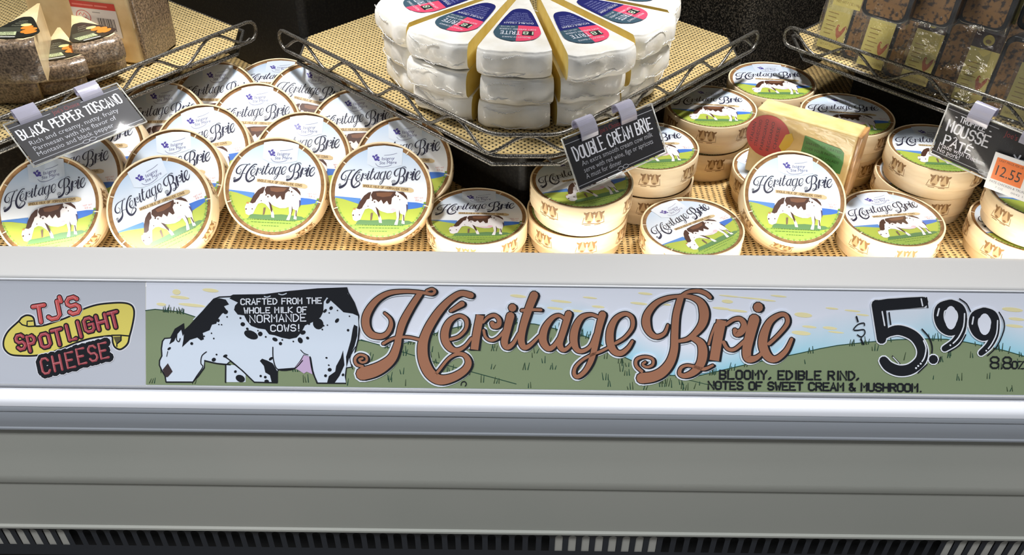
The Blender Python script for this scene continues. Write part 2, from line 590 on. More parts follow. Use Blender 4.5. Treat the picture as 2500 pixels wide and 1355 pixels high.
ncell = int(2 * 1.2 / pitch)
for i in range(ncell):
    x0 = -1.2 + i * pitch; x1 = x0 + pitch; xc = (x0 + x1) / 2
    hw = .0051
    hole = [(xc - hw, -.345), (xc + hw, -.345), (xc + hw, -.316)] + [(xc + hw * math.cos(a), -.316 + hw * .9 * math.sin(a)) for a in (.6, 1.2, math.pi / 2, 1.95, 2.55)] + [(xc - hw, -.316)]
    outer = [(x0, zb), (x1, zb), (x1, zt), (x0, zt)]
    allp = outer + hole
    ids = [gb.add(gpt(*p)) for p in allp]
    for t in tessellate_polygon([[Vector((p[0], p[1], 0)) for p in outer], [Vector((p[0], p[1], 0)) for p in hole]]):
        gb.face([ids[k] for k in t])
grille = gb.build('vent_grille', M['grille'], case)
extrude([(-.1835, -.300), (-.1835, -.86), (-.155, -.86), (-.155, -.300)], 'grille_backing', new_mat('grille_shadow', srgb(14, 15, 18), .7), True)
for i in range(ncell):
    xc = -1.2 + (i + .5) * pitch
    if not any(xa < xc < xb for xa, xb in ((-.68, -.556), (.055, .186), (.562, .68))): continue
    fb = MB()
    fb.box((xc, -.1925, -.333 + .86), (.0098, .003, .040), 0)
    fb.build('vent_fin', M['pale_fin'], grille)
# lamp housing behind the ledge
extrude([(-.0895, .050), (-.0895, .030), (-.0855, .030), (-.0855, .050)], 'lamp_channel', M['white_metal'], True)

# woven mat on the deck
b = MB(); b.box((0, 0, .0), (2.2, .86, .003))
dm = b.build('woven_mat', M['mat_deck'])
dm.location = (0, .343, -.0025)
tag(dm, 'wide straw-coloured woven mat covering the case deck under the cheese boxes', 'mat')

# ------------------------------------------------------------------ lettering shared by the banner and the box labels (photo pixels)
A3 = lambda p: (850 + p[0] / 4.1667, 670 + p[1] / 4.1667)
A4 = lambda p: (1400 + p[0] / 4.1667, 670 + p[1] / 4.1667)
A5 = lambda p: (1900 + p[0] / 4.1667, 670 + p[1] / 4.1667)
SC = [
    (A3, [(375, 385), (430, 440), (440, 510), (400, 590), (330, 622), (240, 600), (190, 530), (185, 430), (230, 330), (310, 240), (420, 182), (560, 165), (700, 170), (790, 182), (855, 192), (885, 165), (855, 140), (800, 158)],
     [10, 30, 45, 50, 60, 75, 85, 85, 75, 60, 50, 40, 36, 34, 32, 30, 28, 24]),
    (A3, [(735, 185), (640, 330), (560, 480), (520, 620), (500, 720), (450, 840), (360, 920), (260, 970), (150, 1000)], [60, 70, 80, 72, 80, 100, 125, 140, 140]),
    (A3, [(150, 925), (90, 905), (75, 850), (120, 808), (185, 825), (190, 870), (145, 885), (118, 858), (150, 845)], [30, 30, 30, 28, 28, 26, 24, 22, 20]),
    (A3, [(360, 695), (440, 650), (520, 630), (620, 630), (720, 652)], [30] * 5),
    (A3, [(1250, 205), (1150, 185), (1050, 240), (940, 350), (850, 480), (790, 600), (760, 720), (770, 860), (830, 990), (930, 1060), (1060, 1040), (1180, 970), (1225, 890), (1190, 815), (1110, 800), (1020, 850), (930, 960), (890, 1010)],
     [66, 60, 66, 80, 90, 95, 110, 115, 118, 108, 90, 78, 72, 50, 38, 30, 30, 30]),
    (A3, [(1045, 362), (1160, 292)], [32, 60]),
    (A3, [(1045, 650), (1130, 620), (1200, 540), (1200, 450), (1130, 412), (1040, 460), (990, 560), (990, 660), (1040, 740), (1110, 762), (1190, 720), (1255, 640)], [34, 34, 35, 45, 40, 60, 85, 85, 70, 50, 35, 28]),
    (A3, [(1345, 405), (1310, 580), (1285, 755)], [85, 85, 85]),
    (A3, [(1375, 480), (1425, 425), (1490, 408), (1535, 450), (1530, 505), (1485, 515), (1465, 490)], [25, 34, 40, 46, 55, 62, 50]),
    (A3, [(1380, 560), (1400, 630), (1460, 662), (1530, 630), (1600, 550)], [30] * 5),
    (A3, [(1650, 415), (1615, 560), (1590, 680), (1620, 730), (1680, 690), (1735, 590)], [90, 80, 75, 60, 42, 28]),
    (A3, [(1670, 330), (1671, 331)], [86, 86]),
    (A3, [(1890, 205), (1840, 330), (1780, 520), (1760, 660), (1790, 730), (1850, 710), (1950, 610)], [90, 85, 80, 75, 62, 42, 28]),
    (A3, [(1765, 357), (1870, 350), (1960, 353)], [32] * 3),
    (A3, [(2200, 440), (2140, 408), (2070, 440), (2000, 540), (1980, 660), (2030, 742), (2090, 720), (2150, 630)], [34, 38, 50, 75, 85, 62, 48, 36]),
    (A3, [(2240, 395), (2190, 560), (2150, 690), (2180, 755), (2230, 740), (2290, 670)], [75, 70, 70, 52, 38, 28]),
    (A4, [(240, 420), (170, 400), (80, 430), (20, 530), (0, 650), (30, 750), (90, 770), (170, 720), (220, 600)], [34, 38, 60, 80, 85, 60, 44, 38, 32]),
    (A4, [(292, 402), (250, 560), (210, 750), (170, 880), (110, 980), (40, 1030), (5, 1000), (20, 930), (90, 860), (180, 810), (280, 770), (350, 735)], [80, 70, 65, 60, 50, 44, 40, 34, 30, 30, 30, 28]),
    (A4, [(425, 690), (520, 630), (595, 530), (590, 430), (520, 392), (430, 440), (375, 550), (370, 680), (410, 770), (480, 792), (550, 740), (595, 670)], [34, 34, 40, 45, 44, 60, 80, 85, 72, 58, 44, 30]),
    (A4, [(1085, 225), (1040, 400), (1025, 600), (1020, 750), (980, 880), (900, 980), (800, 1030), (690, 1045)], [70, 75, 80, 85, 95, 108, 112, 116]),
    (A4, [(955, 505), (920, 590), (840, 625), (770, 580), (735, 490), (750, 390), (830, 290), (940, 235), (1060, 215), (1180, 220), (1280, 270), (1322, 370), (1310, 480), (1250, 570), (1160, 645), (1070, 668)],
     [18, 40, 52, 68, 92, 78, 60, 46, 36, 48, 78, 105, 92, 70, 48, 38]),
    (A4, [(1090, 208), (1160, 170), (1260, 160), (1340, 185), (1385, 225)], [28, 34, 42, 46, 36]),
    (A4, [(1190, 630), (1280, 680), (1310, 770), (1290, 890), (1220, 980), (1130, 1020), (1075, 1000), (1090, 940), (1150, 915), (1230, 930), (1320, 952), (1410, 915)], [50, 82, 102, 96, 76, 54, 44, 34, 30, 34, 36, 26]),
    (A4, [(690, 975), (635, 920), (640, 855), (720, 828), (800, 850), (800, 910), (740, 932), (700, 905), (725, 882)], [34, 34, 34, 30, 30, 28, 26, 24, 22]),
    (A4, [(1500, 455), (1460, 650), (1425, 865)], [106] * 3),
    (A4, [(1370, 700), (1400, 600), (1440, 500)], [26, 26, 26]),
    (A4, [(1545, 500), (1620, 450), (1690, 445), (1728, 500), (1708, 565), (1655, 592), (1635, 560)], [34, 40, 50, 62, 72, 74, 50]),
    (A4, [(1520, 680), (1560, 745), (1630, 752), (1730, 670)], [38] * 4),
    (A4, [(1830, 450), (1790, 600), (1755, 760), (1770, 845), (1850, 840), (1930, 770)], [116, 108, 100, 86, 56, 30]),
    (A4, [(1870, 325), (1871, 326)], [106, 106]),
    (A4, [(1980, 695), (2080, 600), (2165, 490), (2155, 412), (2090, 402), (1990, 470), (1930, 600), (1920, 720), (1970, 825), (2050, 850), (2150, 770), (2210, 650)], [38, 40, 46, 46, 50, 70, 95, 100, 90, 68, 54, 36]),
]
SCRIPT = [([f(p) for p in pts], [w / 4.1667 for w in ws]) for f, pts, ws in SC]

# ------------------------------------------------------------------ banner cards in the front rail
VB = (SB - ST)
SH = VB.length
vdir = -VB.normalized()                  # up along the face
nrm = X0.cross(vdir).normalized()        # outward
SROT = Matrix((X0, vdir, nrm)).transposed()
SORG = (ST + SB) / 2


def sgn(px, py):
    """photo pixel -> sign face coordinates"""
    d = ray(px, py)
    t = (SORG - CAM).dot(nrm) / d.dot(nrm)
    q = CAM + d * t - SORG
    return (q.x, q.dot(vdir))


WH, BK = srgb(236, 240, 250), srgb(26, 28, 34)
top = lambda x: 683 + .0112 * x
bot = lambda x: 936 + .0116 * x


def card_slab(art, x0, x1, col):
    """card body below the printing"""
    pts = [sgn(x0, top(x0)), sgn(x1, top(x1)), sgn(x1, bot(x1)), sgn(x0, bot(x0))]
    a = [art.add((p[0], p[1], -.0006)) for p in pts]
    c = [art.add((p[0], p[1], 0)) for p in pts]
    art.face(c[::-1], 0, col)
    art.face(a, 0, col)
    for i in range(4):
        j = (i + 1) % 4
        art.face((a[i], c[i], c[j], a[j]), 0, col)


# --- logo card (left)
lg = Art(sgn, 0, .0001)
card_slab(lg, -120, 356, srgb(200, 203, 212))
T = lambda p: (p[0] / 5.891, 700 + p[1] / 5.891)
rib = [(60, 830), (75, 730), (140, 620), (280, 490), (320, 440), (390, 405), (460, 415), (495, 450), (510, 520), (525, 560), (640, 550), (800, 500), (1000, 425), (1200, 320), (1400, 255), (1600, 230), (1770, 225), (1880, 250), (1930, 310), (1935, 420), (1900, 600), (1870, 710), (1850, 800), (1800, 860), (1730, 895), (1660, 860), (1630, 790), (1615, 705), (1500, 708), (1300, 740), (1100, 800), (900, 880), (700, 950), (500, 985), (300, 985), (170, 970), (90, 910)]
rb = [T(p) for p in rib]
lg.stroke(smooth(rb, 4, True) + [rb[0]], 10, srgb(232, 232, 238), 1)
lg.poly(rb, srgb(232, 216, 108), 3, 4)
lg.stroke(smooth(rb, 4, True) + [rb[0]], 4.2, BK, 4)
for q in ([(280, 490), (330, 540), (420, 565), (525, 560)], [(400, 562), (402, 490), (480, 485)], [(1615, 692), (1740, 690), (1870, 702)], [(1750, 700), (1750, 765), (1690, 815), (1690, 850)]):
    lg.stroke([T(p) for p in q], 3.2, BK, 5)
lg.poly([T(p) for p in [(1640, 715), (1745, 710), (1745, 760), (1680, 815)]], srgb(96, 90, 58), 4)
RED, DRD = srgb(214, 92, 90), srgb(172, 70, 78)
LET = [('T', 585, 385, 165, 235, 9), ('J', 775, 335, 165, 235, 12), ("'", 915, 232, 60, 200, 20), ('S', 1065, 262, 150, 230, 16)]
for ch, cx, cy, w, h, a in LET:
    a = -R_(a)
    c, s_ = math.cos(a), math.sin(a)
    ox, oy = cx - (w / 2 * c + h / 2 * s_), cy - (w / 2 * s_ - h / 2 * c)
    x, y = T((ox, oy))
    k = 5.891
    lg.glyph(ch, x, y, w / k, -h / k, 9.5, srgb(232, 232, 238), 6, a, grow=7.5)
    lg.glyph(ch, x, y, w / k, -h / k, 9.5, BK, 7, a, grow=4.6)
    lg.glyph(ch, x, y, w / k, -h / k, 9.5, RED, 8, a)
    lg.glyph(ch, x, y, w / k, -h / k, 1.3, srgb(240, 170, 170), 9, a, off=(-2, -1))
for txt, cs in (('SPOTLIGHT', [(310, 790, 105, 200), (470, 805, 95, 210), (660, 765, 125, 185), (845, 720, 140, 220), (1035, 645, 95, 215), (1150, 600, 40, 220), (1290, 540, 120, 190), (1475, 500, 130, 200), (1650, 470, 130, 215)]),):
    for ch, (cx, cy, w, h) in zip(txt, cs):
        a = -R_(14)
        c, s_ = math.cos(a), math.sin(a)
        if ch == 'I': w = 90
        x, y = T((cx - (w / 2 * c + h / 2 * s_), cy - (w / 2 * s_ - h / 2 * c)))
        if ch == 'I': x += 4
        lg.glyph(ch, x, y, w / k, -h / k, 7.6, BK, 7, a, grow=6.4)
        lg.glyph(ch, x, y, w / k, -h / k, 7.6, DRD, 8, a)
        lg.glyph(ch, x, y, w / k, -h / k, 1.1, srgb(226, 140, 150), 9, a, off=(-1.6, -.8))
for ch, (cx, cy) in zip('CHEESE', [(665, 1130), (835, 1090), (1020, 1045), (1180, 990), (1345, 950), (1500, 910)]):
    a = -R_(12)
    w, h = 105, 215
    c, s_ = math.cos(a), math.sin(a)
    x, y = T((cx - (w / 2 * c + h / 2 * s_), cy - (w / 2 * s_ - h / 2 * c)))
    lg.glyph(ch, x, y, w / k, -h / k, 6, srgb(232, 232, 238), 5, a, grow=23)
    lg.glyph(ch, x, y, w / k, -h / k, 6, BK, 6, a, grow=19)
    lg.glyph(ch, x, y, w / k, -h / k, 6, srgb(166, 74, 80), 8, a)
    lg.glyph(ch, x, y, w / k, -h / k, 1, srgb(222, 150, 156), 9, a, off=(-1.4, -.8))
o = lg.build('logo_card', M['print'])
place(o, SORG + nrm * .0012, SROT)
tag(o, 'grey card with red lettering on a yellow ribbon, left of the price banner', 'sign')

# --- price banner
bn = Art(sgn, 0, .00015)
SKY = srgb(240, 243, 254)
card_slab(bn, 358, 2620, SKY)
CY = srgb(158, 220, 238)
hill = [(357, 757), (380, 754), (440, 760), (474, 771), (560, 800), (700, 820), (860, 826), (895, 832), (950, 847), (989, 836), (1018, 831), (1059, 814), (1104, 800), (1155, 790), (1210, 785), (1258, 786), (1306, 790), (1354, 801), (1390, 812), (1419, 817), (1446, 826), (1472, 843), (1520, 869), (1546, 881), (1590, 900), (1635, 915), (1700, 917), (1760, 903), (1832, 886), (1904, 871), (1952, 861), (2000, 850), (2044, 842), (2116, 834), (2188, 828), (2260, 826), (2308, 827), (2356, 834), (2404, 844), (2452, 855), (2500, 869), (2620, 905)]
GRN, DG = srgb(138, 152, 116), srgb(40, 74, 58)
# washed sky above the hills
wash = lambda x: 18 + 62 * (.5 - .5 * math.cos(max(0, min(1, (x - 1150) / 300)) * math.pi)) + 12 * math.sin(x / 160)
cyan = lambda x: (.25 + .75 * max(0, min(1, (x - 1200) / 250))) * (1 - .55 * math.exp(-((x - 2130) / 130) ** 2))
seg = [p for p in hill if p[0] >= 980]
mixc = lambda x: tuple(a_ + (b_ - a_) * cyan(x) for a_, b_ in zip(SKY, CY))
for (p, q) in zip(seg, seg[1:]):
    ids = [bn.add((*r, .00015)) for r in (sgn(p[0], p[1] + 4), sgn(q[0], q[1] + 4), sgn(q[0], q[1] - wash(q[0])), sgn(p[0], p[1] - wash(p[0])))]
    bn.face(ids, 0, (mixc(p[0]), mixc(q[0]), SKY, SKY))
for (cx, cy, rx, ry) in ((440, 725, 24, 5), (432, 712, 10, 9), (515, 708, 20, 6), (395, 742, 12, 5), (470, 744, 34, 5), (1265, 722, 20, 5), (1370, 735, 26, 4), (1355, 752, 20, 4), (1405, 758, 22, 4), (1440, 726, 18, 3), (1460, 748, 16, 4), (1575, 716, 18, 4), (1560, 740, 22, 4), (1620, 742, 18, 3), (1775, 735, 14, 6), (1760, 752, 22, 4), (1800, 758, 24, 4), (1870, 732, 24, 3), (1900, 722, 20, 3), (1960, 768, 22, 8), (1975, 797, 18, 4), (1955, 812, 24, 7), (2025, 800, 18, 5), (2040, 810, 20, 3), (2030, 752, 16, 3), (2080, 758, 20, 3), (2105, 768, 16, 3), (2470, 755, 26, 7), (2480, 778, 20, 5), (2475, 795, 22, 5), (1780, 722, 26, 2.5), (1840, 728, 40, 2.5)):
    bn.ell(cx, cy, rx, ry * .75, srgb(249, 238, 184), 2, 14, .1)
bn.poly(hill + [(2620, bot(2620) - 2), (358, bot(358) - 2)], GRN, 3)
bn.stroke(hill, 2.2, DG, 4)
bn.stroke([(882, 828), (951, 848), (1015, 868), (1060, 882), (1150, 906), (1260, 936)], 2.0, DG, 4)
bn.stroke([(1660, 921), (1720, 936), (1760, 942)], 1.6, DG, 4)
rnd = random.Random(5)
for i in range(190):
    x = rnd.uniform(362, 2560)
    # hill height at x
    for (p, q) in zip(hill, hill[1:]):
        if p[0] <= x <= q[0]:
            hy = p[1] + (q[1] - p[1]) * (x - p[0]) / (q[0] - p[0]); break
    y0 = hy - 2 if i < 70 else rnd.uniform(hy + 14, bot(x) - 8)
    if i >= 70 and 1715 < x < 2260 and y0 > 885: continue
    for j in range(rnd.randint(1, 3)):
        L_ = rnd.uniform(8, 20)
        xx = x + j * 6
        bn.stroke([(xx, min(y0 + 6, bot(x) - 5)), (xx + rnd.uniform(-3, 5), y0 - L_ + 6)], [2.4, 1.2], DG if rnd.random() < .6 else srgb(62, 78, 52), 5)

# the cow
C2 = lambda p: (340 + p[0] / 4.464, 670 + p[1] / 4.464)
body = [(300, 1165), (290, 1100), (255, 1040), (228, 980), (230, 930), (255, 880), (250, 800), (262, 720), (285, 690), (350, 685), (400, 590), (495, 530), (500, 600), (560, 550), (700, 395), (820, 262), (880, 240), (1000, 235), (1030, 220), (1370, 215), (1640, 180), (1950, 152), (2270, 140), (2280, 190), (2345, 300), (2395, 440), (2402, 560), (2390, 700), (2360, 820), (2320, 1000), (2262, 1010), (2250, 1100), (2258, 1178), (1940, 1176), (1895, 1040), (1872, 900), (1800, 870), (1760, 940), (1700, 1015), (1520, 1028), (1500, 1100), (1512, 1172), (1260, 1166), (1130, 1040), (1000, 935), (960, 972), (850, 962), (720, 930), (715, 1010), (650, 1100), (590, 1165)]
CW = srgb(224, 234, 247)
cb = [C2(p) for p in body]
bn.stroke(cb + [cb[0]], 3.2, BK, 7)
bn.poly(cb, CW, 6)
bn.poly([C2(p) for p in [(955, 970), (1060, 985), (1165, 1080), (1165, 1166), (955, 1166)]], CW, 6)
for pts in (
        [(505, 590), (560, 545), (700, 392), (820, 265), (880, 252), (950, 268), (985, 320), (930, 340), (965, 390), (910, 420), (870, 470), (845, 530), (800, 540), (775, 600), (700, 630), (712, 700), (680, 712), (640, 680), (560, 705), (475, 785), (490, 700), (495, 640)],
        [(335, 755), (370, 650), (420, 570), (497, 528), (502, 625), (482, 665), (465, 595), (425, 640), (388, 720)],
        [(990, 255), (1030, 220), (1370, 220), (1640, 184), (1950, 156), (2268, 142), (2275, 200), (2345, 300), (2397, 450), (2330, 420), (2230, 405), (2150, 330), (2050, 242), (2015, 290), (2010, 400), (1980, 460), (1920, 500), (1810, 550), (1775, 620), (1720, 680), (1640, 697), (1560, 682), (1480, 655), (1420, 645), (1380, 592), (1300, 580), (1225, 552), (1180, 500), (1150, 440), (1080, 430), (1040, 380), (1050, 335), (1082, 300)],
        [(2225, 820), (2240, 980), (2185, 1100), (2130, 1178), (2050, 1178), (2070, 1100), (2140, 1050), (2150, 990), (2200, 900)],
        [(2345, 540), (2382, 560), (2380, 660), (2350, 770), (2290, 910), (2262, 1010), (2258, 890), (2310, 710), (2330, 590)],
        [(1320, 935), (1345, 910), (1400, 930), (1460, 960), (1517, 1060), (1517, 1170), (1450, 1170), (1430, 1090), (1380, 1060), (1365, 990)]):
    bn.poly([C2(p) for p in pts], BK, 8)
bn.poly([C2(p) for p in [(262, 1032), (320, 960), (372, 1050), (320, 1110), (300, 1112)]], srgb(66, 54, 56), 8)
bn.poly([C2(p) for p in [(1700, 1012), (1770, 930), (1800, 872), (1862, 890), (1880, 1000), (1892, 1080), (1830, 1052), (1800, 1072), (1750, 1040)]], srgb(208, 180, 214), 8)
for x, y, rx, ry in ((1225, 650, 80, 44), (1135, 535, 25, 22), (1325, 640, 25, 25), (1485, 700, 30, 20), (1545, 745, 18, 18), (1790, 625, 22, 30), (1840, 685, 18, 15), (1760, 710, 34, 26), (1955, 530, 62, 56), (2160, 495, 18, 28), (2065, 280, 20, 35), (2095, 360, 18, 22), (2030, 390, 14, 25), (2280, 600, 14, 14), (580, 745, 16, 16), (870, 495, 14, 18), (950, 402, 22, 26), (820, 690, 9, 9), (715, 665, 9, 9), (795, 633, 8, 8), (850, 865, 10, 10), (945, 880, 15, 25), (2080, 1030, 20, 22), (2035, 1095, 16, 16), (1108, 1125, 52, 38), (1380, 1110, 15, 15), (1330, 1098, 13, 13), (1055, 1050, 14, 16), (335, 800, 12, 22), (1395, 1155, 25, 18), (1440, 910, 14, 25), (1855, 530, 12, 12), (2010, 550, 14, 10), (2055, 545, 8, 8), (2000, 592, 9, 9), (1385, 672, 10, 10), (1185, 585, 16, 13), (1110, 468, 11, 11), (2165, 385, 8, 8), (2075, 412, 8, 8), (2295, 448, 8, 8), (2045, 900, 12, 10), (2070, 980, 10, 8), (2225, 1085, 14, 16), (820, 920, 20, 24), (905, 540, 9, 7), (875, 538, 8, 7), (965, 455, 8, 9), (1565, 705, 9, 9), (1685, 722, 9, 9), (1300, 605, 8, 8)):
    bn.ell(*C2((x, y)), rx / 4.464, ry / 4.464, BK, 9, 14, x % 1.3)
for pts, w in (([(740, 835), (690, 880), (680, 960), (700, 1000), (640, 1090), (592, 1165)], 2.4), ([(720, 932), (860, 962), (1000, 975)], 3), ([(950, 972), (948, 1166)], 3.4), ([(930, 880), (1000, 930), (1130, 1040), (1260, 1165)], 3), ([(1462, 785), (1468, 920), (1520, 1028), (1690, 1020), (1785, 930)], 2.6), ([(1765, 815), (1800, 850), (1845, 868)], 2), ([(1866, 890), (1892, 1040), (1945, 1172)], 3.4), ([(420, 635), (415, 700), (440, 725), (455, 690)], 2.4), ([(320, 830), (308, 885)], 1.6), ([(2400, 450), (2405, 600), (2390, 720)], 2), ([(2330, 1020), (2300, 900), (2360, 780)], 2)):
    bn.stroke([C2(p) for p in pts], w, BK, 9, 4)
for pts in ([(600, 485), (700, 380), (765, 300)], [(1370, 232), (1400, 240), (1435, 228)], [(1525, 205), (1565, 215), (1610, 200)]):
    bn.stroke([C2(p) for p in pts], 2.2, CW, 10, 3)
for txt, x, y, w, h, a in (('CRAFTED FROM THE', 590, 742, 196, 13.5, -.9), ('WHOLE MILK OF', 598, 763, 152, 13, -.8), ('NORMANDE', 612, 785.5, 136, 17, -1.5), ('COWS!', 663, 807, 68, 15, -1)):
    bn.text(txt, x, y, 0, -h, 2.9, srgb(238, 242, 250), 10, R_(a), .42, w)

# the big script
BR = srgb(170, 117, 90)
BW = [(p, [max(w_ * .92, 5.5) for w_ in ws], not (len(p) == 3 and ws[0] > 15)) for p, ws in SCRIPT]
for pts, ws, cp_ in BW: bn.stroke(pts, ws, srgb(232, 238, 246), 11, 5, grow=12, cap=cp_)
bn.seq = 0
for pts, ws, cp_ in BW:
    bn.stroke(pts, ws, BK, 12, 5, grow=4.4, cap=True if cp_ else False)
    if not cp_:
        for e in (pts[0], pts[-1]): bn.stroke([(e[0] - ws[0] / 2 - 1, e[1]), (e[0] + ws[0] / 2 + 1, e[1])], 4, BK, 12)
    bn.stroke(pts, ws, BK, 12, 5, grow=2.6, off=(4.4, 1.6), cap=cp_)
bn.seq = 0
for pts, ws, cp_ in BW: bn.stroke(pts, ws, BR, 14, 5, cap=cp_)
# price
HL = srgb(240, 243, 250)
five = [([(988, 300), (1040, 650)], [100, 96]), ([(985, 292), (1235, 280), (1462, 272)], [72, 96, 104]), ([(1050, 650), (1120, 580), (1230, 560), (1370, 620), (1450, 740), (1440, 860), (1340, 950), (1220, 970), (1115, 930), (1062, 870)], [30, 88, 100, 104, 110, 114, 110, 108, 104, 92])]
nine1 = [([(1740, 290), (1640, 330), (1620, 430), (1660, 530), (1745, 575), (1830, 520), (1862, 420), (1830, 330), (1740, 290)], [88, 96, 98, 92, 82, 92, 90, 88, 88]), ([(1866, 440), (1850, 560), (1790, 670), (1680, 745)], [86, 84, 76, 62])]
nine2 = [([(2080, 368), (1990, 410), (1970, 500), (2010, 590), (2085, 628), (2165, 570), (2195, 480), (2165, 400), (2080, 368)], [82, 90, 92, 86, 78, 88, 86, 84, 82]), ([(2198, 500), (2185, 610), (2130, 715), (2050, 790)], [82, 80, 72, 58])]
big = five + nine1 + nine2 + [([(1565, 855), (1566, 856)], [92, 92])]
for pts, ws in big: bn.stroke([A5(p) for p in pts], [w / 4.1667 for w in ws], HL, 11, 5, grow=6)
for pts, ws in big: bn.stroke([A5(p) for p in pts], [w / 4.1667 for w in ws], BK, 12, 5)
bn.poly([A5(p) for p in [(965, 262), (1100, 240), (1472, 222), (1476, 328), (1085, 356), (1106, 545), (1020, 680)]], BK, 12)
for cx, cy, rx, ry in ((1742, 432, 62, 120), (2085, 498, 62, 110)):
    bn.ell(*A5((cx, cy)), rx / 4.17, ry / 4.17, SKY, 13)
for pts, w in (([(1440, 240), (1455, 310)], 14), ([(1045, 370), (1070, 510)], 14), ([(1465, 665), (1490, 740), (1475, 830), (1450, 875)], 14), ([(1435, 897), (1436, 898)], 20), ([(1410, 920), (1411, 921)], 20), ([(1388, 942), (1389, 943)], 20), ([(1622, 340), (1605, 410)], 16), ([(1880, 390), (1870, 520), (1820, 630), (1765, 690)], 14), ([(1735, 710), (1736, 711)], 18), ([(1970, 425), (1958, 495)], 15), ([(2215, 460), (2205, 590), (2160, 690), (2120, 745)], 13), ([(2100, 765), (2101, 766)], 17), ([(1155, 830), (1215, 895)], 8)):
    bn.stroke([A5(p) for p in pts], w / 4.17, HL, 14, 3)
for pts, w in (([(1495, 228), (1508, 328)], 14), ([(1115, 380), (1132, 500)], 14), ([(1450, 548), (1520, 630), (1552, 720), (1550, 790)], 14), ([(1500, 905), (1410, 990)], 14), ([(1830, 240), (1900, 290), (1940, 368)], 13), ([(1892, 605), (1830, 710), (1720, 778)], 13), ([(2230, 375), (2278, 460), (2280, 560), (2210, 720), (2115, 815)], 12), ([(1640, 830), (1615, 890)], 12), ([(1730, 335), (1690, 400), (1700, 500), (1725, 540)], 9), ([(2080, 405), (2040, 470), (2050, 560), (2080, 590)], 9), ([(1150, 820), (1225, 898)], 12)):
    bn.stroke([A5(p) for p in pts], w / 4.17, BK, 13, 3)
for pts, w in (([(866, 510), (860, 485), (800, 500), (755, 552), (800, 558), (860, 552), (870, 592), (835, 626), (795, 605)], 12), ([(785, 422), (800, 470)], 17), ([(830, 648), (855, 700)], 17)):
    bn.stroke([A5(p) for p in pts], w / 4.17, BK, 13, 3)
bn.text('BLOOMY, EDIBLE RIND,', 1756, 922, 0, -20, 4.6, BK, 12, R_(.5), .42, 337)
bn.text('NOTES OF SWEET CREAM & MUSHROOM.', 1728, 947, 0, -18, 4.4, BK, 12, R_(.7), .34, 517)
bn.text('8.8', 2415, 896, 22, -27, 4, BK, 12, R_(1), .15, 50)
bn.text('OZ.', 2468, 897, 13, -17, 3.6, BK, 12, R_(1), .35, 34)
bn.stroke([(1126, 938), (1128, 931), (1135, 929), (1139, 935), (1136, 940)], 2.4, BK, 12, 3)
o = bn.build('price_banner', M['print'])
place(o, SORG + nrm * .0012, SROT)
tag(o, 'long hand-painted price banner with a black and white cow and brown script', 'sign')
# clear channel lip under and over the cards
for yy, r, col in ((SH / 2 + .0010, .0010, srgb(226, 228, 234)), (-SH / 2 - .0008, .0015, srgb(140, 142, 148))):
    b = MB()
    b.tube([(-HX, yy, .003), (HX, yy, .003)], r, 8)
    o = b.build('sign_channel', new_mat('channel_plastic', col, .35), case)
    o.matrix_parent_inverse = Matrix.Identity(4)
    o.location = SORG - Vector((0, 0, -.86)); o.rotation_euler = SROT.to_euler()

# ------------------------------------------------------------------ brie box
BR_R, BR_H, LR = .061, .043, .0545
box0 = thing('cheese_box', '', 'cheese box')
b = MB()
b.lathe([(0, .0), (.0548, .0), (.0560, .0012), (.0560, .041)], 56)
b.build('base', M['wood'], box0)
b = MB()
b.lathe([(.0562, .0165), (.0606, .0165), (.0610, .0172), (.0610, .0424), (.0606, .043)], 64, mi=0)
b.lathe([(.0606, .043), (.0592, .043), (.0588, .0426)], 64, mi=2)
b.lathe([(.0588, .0426), (.0588, .0414), (.0540, .0414), (0, .0414)], 64, mi=1)
# printed stamps of two cow heads around the lid wall
INK, INK2 = srgb(138, 104, 66), srgb(198, 168, 124)
sa = Art(lambda x, y: (x, y), 0, 1.0); sa.ss = 0
for sg_, ox in ((1, -5.5), (-1, 5.2)):
    Q = lambda q: [(ox + sg_ * p[0], p[1]) for p in q]
    sa.poly(Q([(-5, -4), (-5, 2), (-3, 6.5), (0, 8), (3, 6.5), (4.5, 2), (4, -3), (2.5, -6.5), (-.5, -7.5), (-3, -6.5)]), INK2, 0, 3)
    sa.poly(Q([(-4.8, -2), (-4.8, 3), (-3, 6.5), (-.5, 7.8), (-1.5, 3), (-2.5, 0), (-3.4, -3)]), INK, 1, 2)
    sa.poly(Q([(1, 7.6), (3, 6.4), (4.4, 2), (3.6, -1), (2.2, 1), (1.6, 4)]), INK, 1, 2)
    sa.poly(Q([(-2.2, -4.6), (1.8, -4.6), (1.4, -6.8), (-1.6, -6.8)]), INK, 1, 2)
    sa.poly(Q([(-3, 6), (-7.2, 7.6), (-6.6, 5), (-4.6, 3.6)]), INK, 1); sa.poly(Q([(3, 6), (6, 8.2), (6.2, 5.6), (4.4, 4)]), INK, 1)
for pts, w_ in (([(-14, -8.6), (-6, -8), (4, -8.8), (13, -8.2)], .7), ([(-11, -10.2), (-4, -10)], .8), ([(1, -10.2), (8, -9.9)], .8), ([(-12, 0), (-13.5, -7)], .6), ([(11.5, 1), (12.5, -7)], .6)):
    sa.stroke(pts, w_, INK, 0, 3)
for kk in range(7):
    ang = kk * 2 * math.pi / 7 - .9
    ids = []
    for p in sa.v:
        aa = ang + p[0] * .00098 / .0612
        rs_ = .06122 + p[2] * .00006
        ids.append(b.add((rs_ * math.cos(aa), rs_ * math.sin(aa), .0302 + p[1] * .00098)))
    for f, c in zip(sa.f, sa.c):
        b.face([ids[i] for i in f], 3, c)
lid = b.build('lid', [M['wood'], noise_col(new_mat('kraft_ring', srgb(140, 102, 62), .7), srgb(126, 90, 52), srgb(156, 116, 72), 160), M['wood_lip'], M['stamp']], box0)
